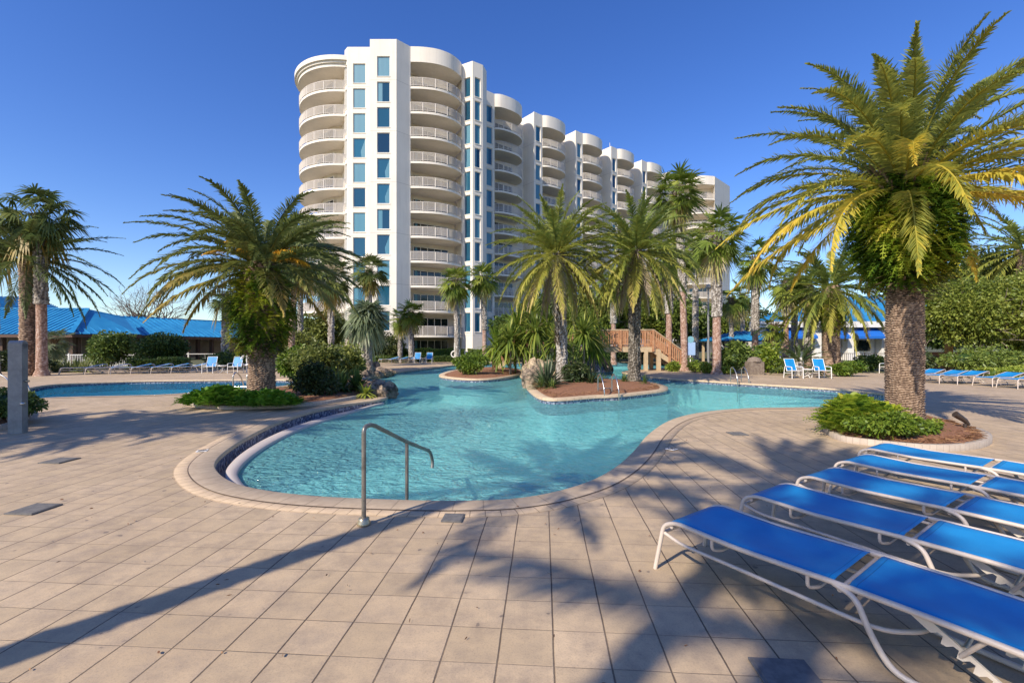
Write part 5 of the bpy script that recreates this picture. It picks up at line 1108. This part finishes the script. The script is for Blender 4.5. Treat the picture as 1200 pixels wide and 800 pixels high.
fan_palm('smooth trunked fan palm just right of the left date palm', 341, 26, 296, .2, 34, 1.1, 1.2, 60, mt='frond_dark', vb=.4, smooth_to=.7, cpx=350)
fan_palm('tall wispy fan palm rising behind the left date palm', 352, 40, 268, .22, 30, 1.1, 1.4, 66, mt='frond_dark', vb=.35, droop=.6)
fan_palm('palm with yellow green trunk behind the left date palm skirt', 264, 33, 345, .25, 22, .9, 1.0, 61, mt='frond_dark')
fan_palm('small palm with drooping leaves before the pavilion wall', 63, 31, 400, .13, 22, .6, .75, 62, mt='shrub_grey')
fan_palm('fan palm trunk standing in the trees behind the bridge', 719, 40, 330, .25, 30, 1.0, 1.2, 63, smooth_to=.5)
# casters standing left of and behind the camera
def caster(lb, x, y, h, rt, sd, n=34, L=2.6, fan=False):
    if fan: return fan_palm(lb, 0, 1, 0, rt, n, 1.0, 1.2, sd, x=x, y=y, h=h, group='palms outside the photo')
    r = date_palm('date_palm', lb, x, y, h, rt, dict(n=n, length=L, m=40, ll=.45, lw=.045, emax=80, emin=-30 if h < 6.5 else 12, bend=(40, 75) if h < 6.5 else (22, 46), yellow=.3, vb=.3, mt='frond_far'), seed=sd, nth=24, ridge=.1, group='palms outside the photo'); return r
ca, sa = math.cos(AZ), math.sin(AZ); tl = 1/math.tan(EL)
def behind(sx, sy, h): return sx-ca*h*tl, sy-sa*h*tl
x, y = behind(.45, 6.2, 7.0); caster('palm left of the camera whose trunk shadow crosses the deck to the handrail', x, y, 7.0, .11, 71, 30, 2.1)
x, y = behind(1.75, 2.75, 8.5); caster('palm behind the camera shading the deck under the loungers', x, y, 8.5, .13, 72, 23, 2.3)
x, y = behind(3.4, 5.6, 11.0); caster('tall palm behind the camera shading the farther loungers', x, y, 11.0, .11, 73, 20, 2.2)
x, y = behind(-9.2, 8.9, 5.5); caster('palm left of the photo shading the left deck, nearer one', x, y, 5.5, .25, 74, 64, 2.9)
x, y = behind(-6.6, 10.3, 7.5); caster('palm left of the photo shading the left deck, taller one', x, y, 7.5, .2, 75, 60, 2.6)
x, y = behind(-12.2, 8.6, 6.0); caster('palm left of the photo shading the deck round the grey post', x, y, 6.0, .2, 76, 56, 2.8)

# dry leaves blown on the deck
lf = Leaves(); g = np.random.default_rng(17); P = np.stack([g.uniform(-5, 3.5, 150), g.uniform(2.2, 9, 150), np.full(150, .012)], 1)
P = np.array([p for p in P if not inside(offs(POOL, .1), p[0], p[1])]); n = len(P); a = g.uniform(0, 6.28, n)
lf.blades(P, np.stack([np.cos(a), np.sin(a), g.uniform(0, .25, n)], 1), [0, 0, .4]+g.normal(0, .7, (n, 3)), g.uniform(.012, .04, n), g.uniform(.006, .016, n), .1, 2, g.uniform(0, 1, n))
o = lf.build('fallen_leaves', M['straw']); tag(o, 'small dry brown leaves scattered over the pavers', 'leaves', kind='stuff')

# ---------------------------------------------------------------- shrubs and trees
def PB(px, D): return (X(px, D), D)
def ferns(label, px, D, r, n, seed, mt='bed_fern', L=.34):
    root = empty('fern_clump', (X(px, D), D, .1), label=label, cat='fern'); g = np.random.default_rng(seed); lf = Leaves(); m = n
    a = g.uniform(0, 2*math.pi, m); q = np.sqrt(g.random(m)); P = np.stack([np.cos(a)*q*r[0], np.sin(a)*q*r[1], r[2]*.55*(1-q**2)], 1); az = g.uniform(0, 2*math.pi, m); e = np.radians(g.uniform(25, 80, m)); Dv = np.stack([np.cos(e)*np.cos(az), np.cos(e)*np.sin(az), np.sin(e)], 1)
    ll = L*g.uniform(.6, 1.2, m); v = np.clip(g.normal(.45, .2, m)+.12*np.sin(P[:, 0]*4), 0, 1); sd = np.stack([-np.sin(az), np.cos(az), 0*az], 1)
    lf.blades(P, Dv, sd, ll, .02, .5, 3, v)
    for t in (.2, .32, .44, .56, .68, .8, .92):
        c = P+Dv*(ll*t)[:, None]; c[:, 2] -= .5*ll*t*t
        for s in (-1, 1): lf.blades(c, sd*s+Dv*.3, Dv, .085*(1.15-t)*L/.34, .03, .2, 1, v+.06)
    lf.build('foliage', M[mt], root); return root
ferns('bright green fern mass filling the front of the left palm bed', 258, 12.3, (.95, .5, .55), 1300, 1, L=.42); ferns('bright green fern mass at the foot of the left date palm', 312, 12.1, (.85, .5, .42), 1100, 2, L=.4)
ferns('tall olive fern clump at the left end of the right palm bed', 1001, 8.5, (.42, .4, .75), 1000, 3, 'fern', .55); ferns('olive fern clump right beside the large right trunk', 1030, 8.3, (.35, .3, .6), 500, 4, 'fern', .5)
bush('groundcover_plant', 'low light green leafy groundcover in front of the right date palm', 'plant', PB(1052, 7.9), (.85, .42, .24), 5200, .06, 'shrub_light', 5, 22, z=.1, wr=.6, K=1, vb=.36)
bush('groundcover_plant', 'small low green patch on the mulch right of the date palm', 'plant', PB(1092, 8.2), (.35, .3, .13), 900, .05, 'shrub_light', 6, 12, z=.1)
bush('shrub', 'green shrub behind the grey post at the left edge', 'shrub', PB(6, 9.6), (.75, .6, .38), 4200, .07, 'shrub', 7, 20, z=.1, vb=.6); bush('shrub', 'small reddish green shrub right of the grey post', 'shrub', PB(28, 10.2), (.35, .35, .28), 1500, .06, 'shrub', 8, 12, z=.1)
bush('shrub', 'dark rounded shrub in the middle of the left peninsula', 'shrub', PB(372, 14.2), (.8, .6, .62), 5000, .08, 'shrub_dark', 9, 20)
spiky('leafy_plant', 'broad leaved dark plant overhanging the peninsula rocks', G(418, 462.5)[:2], 170, .75, .075, 'shrub', 10, 0, 85, .55, z=.15)
spiky('leafy_plant', 'broad leaved plant with yellow green blades beside the rocks', G(400, 464)[:2], 140, .7, .08, 'shrub', 11, 0, 85, .55, z=.12, vb=.6)
spiky('leafy_plant', 'light striped leafy plant low at the peninsula front', G(428, 466)[:2], 60, .45, .06, 'shrub_light', 12, 5, 70, .6, z=.1, vb=.8)
spiky('leafy_plant', 'tall leafy plant behind the dark peninsula shrub', G(392, 457)[:2], 120, .85, .07, 'shrub', 13, 15, 85, .4, z=.15)
spiky('leafy_plant', 'green strap leaved plant right of the left date palm trunk', G(352, 461)[:2], 110, .8, .06, 'shrub_light', 14, 15, 85, .45, z=.1, vb=.4)
bush('shrub', 'grey green shrub behind the peninsula plants', 'shrub', PB(374, 20), (1.15, 1., .95), 4600, .13, 'tree_olive', 15, 30, vb=.35)
bush('shrub', 'olive shrub right of the grey green one near the yucca tree', 'shrub', PB(402, 22), (1.3, 1., .85), 3000, .16, 'tree_olive', 16, 20); bush('shrub', 'leafy shrub between the left date palm and grey green shrub', 'shrub', PB(346, 21), (.8, .8, .9), 2200, .16, 'shrub_light', 17, 16, vb=.4)
fan_palm('shaggy grey green yucca tree with thick stem on the far bank', 430, 27, 368, .3, 46, .35, 1.3, 64, mt='shrub_grey', group=None, name='yucca_tree', droop=.5, vb=.5, emin=-70)
bush('clipped_bush', 'large dome clipped dark bush at the tower foot', 'bush', PB(456, 46), (2.1, 1.6, 1.6), 5200, .16, 'shrub_dark', 18, 40, fr=.3, vb=.65)
hedge('hedge', 'long clipped light green hedge along the tower foot', X(436, 47), 47, X(545, 47), 47, 1.4, 1.25, 5200, .13, 'shrub_light', 19, vb=.35)
hedge('hedge', 'short clipped hedge in front of the turret', X(548, 47), 47, X(602, 47), 47.5, 1.4, 1.2, 3000, .13, 'shrub_light', 20, vb=.35); hedge('hedge', 'darker hedge just behind the far bank chairs', X(440, 45.3), 45.3, X(540, 45.3), 45.3, 1.0, .55, 3600, .13, 'shrub', 21, vb=.5)
bush('shrub', 'rounded bright shrub on the small island', 'shrub', PB(553, 24.2), (1.0, .7, .6), 4200, .1, 'shrub_light', 22, 22, z=.1, vb=.3)
pand = [(582, 26.5, 1.5, 1.5), (598, 25.5, 1.9, 1.5), (612, 26, 1.6, 1.6), (604, 27, 2.8, 1.6), (628, 26, 2.4, 1.6), (622, 28, 3.4, 1.6), (640, 28, 2.7, 1.6), (652, 25.2, 1.8, 1.3), (684, 26.5, 2.3, 1.5), (696, 28, 1.6, 1.3), (672, 29, 3.1, 1.6), (694, 29, 2.8, 1.5)]
pl = ['lowest left pandanus leaning over the small island', 'pandanus with many stems on the small island', 'right pandanus on the small island', 'tall pandanus rising above the small island', 'pandanus just left of the pale trunked palm', 'tallest pandanus left of the pale trunked palm', 'pandanus head directly behind the pale palm trunk', 'low pandanus right at the pale boulders', 'bright pandanus between the two island palms', 'small pandanus beside the bridge end', 'tall dark pandanus between the two island palms', 'pandanus above the bridge railing end']
for i, (px, D, h, L) in enumerate(pand): spiky('pandanus', pl[i], PB(px, D), 150, L, .11, 'fan' if i % 3 else 'shrub_light', 80+i, -35, 80, .65, 0, h, 'plant', 'spiky pandanus plants round the bridge', 4, vb=.42)
spiky('agave', 'dark spiky agave left of the pale island trunk', G(641, 456)[:2], 130, 1.15, .09, 'shrub_grey', 95, 0, 85, .2, z=.1, vb=.25); bush('shrub', 'dark shrub right of the pale island trunk', 'shrub', G(674, 453)[:2], (.65, .5, .52), 2600, .1, 'shrub_dark', 96, 16)
spiky('leafy_plant', 'dark grassy plant left of the island ladder', G(692, 454)[:2], 90, .7, .04, 'shrub_dark', 97, 10, 80, .5, z=.1); spiky('leafy_plant', 'small grassy plant beside the island ladder', G(702, 453.5)[:2], 60, .55, .04, 'shrub', 98, 10, 80, .5, z=.1)
for i, (px, py) in enumerate([(634, 458), (647, 459), (732, 452), (755, 453.5)]): spiky('leafy_plant', ['small green tuft at the left end of the long island', 'small green tuft before the pale island trunk', 'small green tuft left of the dark island trunk', 'small green tuft right of the dark island trunk'][i], G(px, py)[:2], 45, .38, .03, 'shrub', 190+i, 15, 80, .5, z=.15, group='small tufts on the long island')
# left background
bush('shrub', 'bushy dark green shrub with glossy leaves before the pavilion', 'shrub', PB(130, 32), (1.6, 1.2, 1.35), 4500, .18, 'shrub', 100, 24, vb=.6); bush('shrub', 'wide rounded dark bush before the pavilion', 'shrub', PB(190, 32.5), (2., 1.3, 1.15), 5200, .16, 'shrub', 101, 30, vb=.4, z=.35)
for i, px in enumerate([66, 78, 90, 101]): spiky('leafy_plant', ['variegated plant nearest the smooth grey trunk', 'second variegated plant from the smooth grey trunk', 'third variegated plant from the smooth grey trunk', 'variegated plant nearest the bushy dark shrub'][i], PB(px, 28.5), 130, .85, .07, 'yellow_leaf', 102+i, 15, 85, .4, group='variegated plants on the left')
hedge('hedge', 'low clipped hedge behind the far pool loungers', X(152, 30), 30, X(222, 31), 31, 1., .75, 3000, .12, 'shrub', 107, vb=.65); bush('shrub', 'low green shrub behind the left blue chairs', 'shrub', PB(270, 32), (2., .8, .7), 2600, .15, 'shrub', 108, 18); bush('shrub', 'dark low shrub at the base of the far left palms', 'shrub', PB(35, 27.5), (1.3, .8, .6), 2600, .13, 'shrub_dark', 109, 18)
bush('shrub', 'dark low shrub behind the white ladder at the left edge', 'shrub', PB(4, 29), (1.5, .8, .7), 2600, .13, 'shrub_dark', 110, 18); bush('shrub', 'yellowish shrub right of the left date palm skirt', 'shrub', PB(352, 34), (1.8, 1.2, 1.6), 3200, .2, 'tree_olive', 111, 18)
# bare tree
bt = empty('bare_tree', (X(178, 60), 60, 0), label='leafless winter tree rising behind the pavilion roof', cat='tree'); mb = MB(); g = np.random.default_rng(5); mb.tube([(0, 0, 0), (.1, 0, 3.2)], [.35, .28], 8)
for i in range(9): a = i*.7+g.uniform(0, .3); limbs(mb, (0, 0, 2.6+.2*(i % 3)), (math.cos(a), math.sin(a), g.uniform(.5, 1.3)), 2.9, .13, 4, g, .42)
mb.build('trunk', M['bark'], bt)
bush('shrub', 'dark tree top peeking over the pavilion roof', 'tree', PB(165, 62), (3.2, 2, 2.6), 3000, .3, 'shrub_dark', 113, 20, z=1.5)
# right side
bush('shrub', 'broad leafy shrub behind the right bank ladder', 'shrub', PB(861, 27), (1.3, .9, 1.0), 3200, .18, 'shrub', 120, 22, vb=.6); bush('shrub', 'light green shrub right of the utility box', 'shrub', PB(899, 28), (1.0, .8, .95), 2400, .18, 'shrub_light', 121, 18)
bush('shrub', 'low bright shrub left of the sago palm', 'shrub', PB(915, 27.5), (1.0, .7, .5), 2200, .12, 'shrub_light', 122, 18); bush('shrub', 'low green shrub right behind the right blue chairs', 'shrub', PB(992, 24.5), (1.2, .6, .42), 3200, .1, 'shrub_light', 123, 20, vb=.35)
bush('shrub', 'small green bush left of the large palm trunk in the distance', 'shrub', PB(1020, 30), (1.1, .7, .55), 2200, .13, 'shrub', 124, 16, vb=.6)
sg_ = empty('sago_palm', (X(937, 25.2), 25.2, 0), label='dark sago palm with stiff arching leaves behind the blue chairs', cat='palm'); trunkmesh('trunk', [(0, .2), (1, .18)], .8, .08, .03, 20, 5, 'roughtrunk', sg_, 4); pinnate(36, 1.5, m=34, ll=.18, lw=.03, emax=75, emin=-10, bend=(35, 65), yellow=.1, vb=.15, seed=9, parent=sg_, loc=(0, 0, .8), mt='frond_dark')
for i, (px, D, r, lb) in enumerate([(790, 29, (.6, .4, .35), 'low plant at the foot of the pink smooth palm'), (815, 28, (.7, .5, .45), 'low light plant under the notice sign'), (828, 27, (.5, .4, .35), 'low plant left of the thick palm base'), (851, 26.5, (.5, .4, .3), 'low plant right of the thick palm base')]): bush('shrub', lb, 'plant', PB(px, D), r, 900, .12, 'shrub_light', 130+i, 12)
tree('broad_tree', 'lower spreading light green tree on the right', PB(1138, 28), 5.9, (3.3, 2.6), 26000, .15, 'tree', 140, 60, 1.6, tr=.16, vb=.6)
tree('broad_tree', 'taller dark green magnolia behind the spreading tree on the right', PB(1150, 34), 9.3, (4.6, 3.2), 26000, .2, 'tree_olive', 141, 60, 2.2, vb=.3)
tree('broad_tree', 'light green tree running out of the right edge', PB(1222, 27), 6.6, (3.4, 2.6), 18000, .16, 'tree', 142, 50, 1.7, vb=.6, tr=.15)
bush('shrub', 'leafy shrub under the spreading tree on the right', 'shrub', PB(1135, 26), (1.5, .9, .85), 3600, .14, 'shrub', 143, 24, vb=.8); bush('shrub', 'grey green shrub under the edge tree', 'shrub', PB(1178, 26.5), (1.7, .9, .85), 3600, .14, 'shrub', 144, 24, vb=.7); bush('shrub', 'dark shrub just right of the large palm trunk', 'shrub', PB(1082, 27), (.9, .7, .75), 2200, .13, 'shrub_dark', 145, 16)
hedge('hedge', 'bright yellow green clipped hedge at the right edge', X(1155, 23.5), 23.5, X(1260, 23), 23, 1.2, .5, 3600, .1, 'shrub_light', 146, vb=.8)
bush('shrub', 'small shrub with pale blooms at the right edge', 'shrub', PB(1200, 29), (1.6, 1, 1.3), 3000, .14, 'shrub_light', 147, 20)
# trees behind the bridge
for i, (px, D, h, r, mt, lb, vb) in enumerate([(635, 46, 7.6, (3.2, 2.4), 'shrub', 'dark tree behind the pandanus on the left', .5), (672, 47, 8.4, (3.6, 2.6), 'tree_olive', 'olive tree behind the first island palm', .4), (712, 46, 7.6, (3.2, 2.4), 'tree', 'green tree behind the bridge deck', .4), (745, 48, 8.2, (3.4, 2.6), 'tree_olive', 'olive tree behind the dark trunked island palm', .5), (775, 46, 7.6, (3., 2.4), 'tree', 'green tree behind the bridge steps', .5), (812, 50, 7.4, (3., 2.4), 'shrub', 'dark tree behind the slim dark palm', .6), (850, 54, 6.8, (3., 2.4), 'tree', 'distant green tree left of the kiosk', .4), (600, 48, 5.2, (2.4, 1.8), 'shrub', 'dark tree beside the turret foot', .5), (1110, 46, 5.5, (3.6, 2.4), 'shrub', 'dark tree behind the orange patio wall', .5), (1160, 47, 6, (3.8, 2.4), 'tree_olive', 'olive tree behind the magnolia', .4), (1215, 46, 6, (3.8, 2.4), 'shrub', 'dark tree beyond the right edge', .5), (1260, 44, 6.4, (4.2, 2.4), 'tree', 'green tree beyond the right edge', .5), (900, 66, 7.6, (4.5, 3), 'shrub_dark', 'distant dark tree behind the kiosk', .6), (382, 46, 5.4, (2.6, 2), 'tree_olive', 'olive tree under the round balconies', .4), (330, 50, 6, (3.2, 2), 'shrub_dark', 'dark tree left of the tower', .5)]):
    tree('background_tree', lb, PB(px, D), h, r, 5200, .3, mt, 150+i, 30, h*.22, group='trees in the background', vb=vb)
for i, px in enumerate([650, 680, 712, 745]): bush('shrub', ['dark undergrowth behind the pale palm trunk', 'dark undergrowth below the left bridge end', 'dark undergrowth seen under the bridge deck', 'dark undergrowth behind the bridge legs'][i], 'shrub', PB(px, 44.5+.2*i), (2., .8, .75), 2000, .2, 'shrub_dark', 170+i, 16, group='undergrowth behind the channel')
woods = Leaves(); g = np.random.default_rng(3)
for i, x in enumerate(np.linspace(-260, 260, 60)): cloud(woods, (x, 190+g.uniform(-12, 12), 3), (9, 6, g.uniform(3.5, 6)), 500, .9, 10, 300+i, .35)
o = woods.build('distant_woods', M['shrub_dark']); tag(o, kind='stuff'); tag(o, label='dark distant wood along the horizon', cat='woods')
print('objects', len(bpy.data.objects), 'faces', sum(len(m.polygons) for m in bpy.data.meshes))
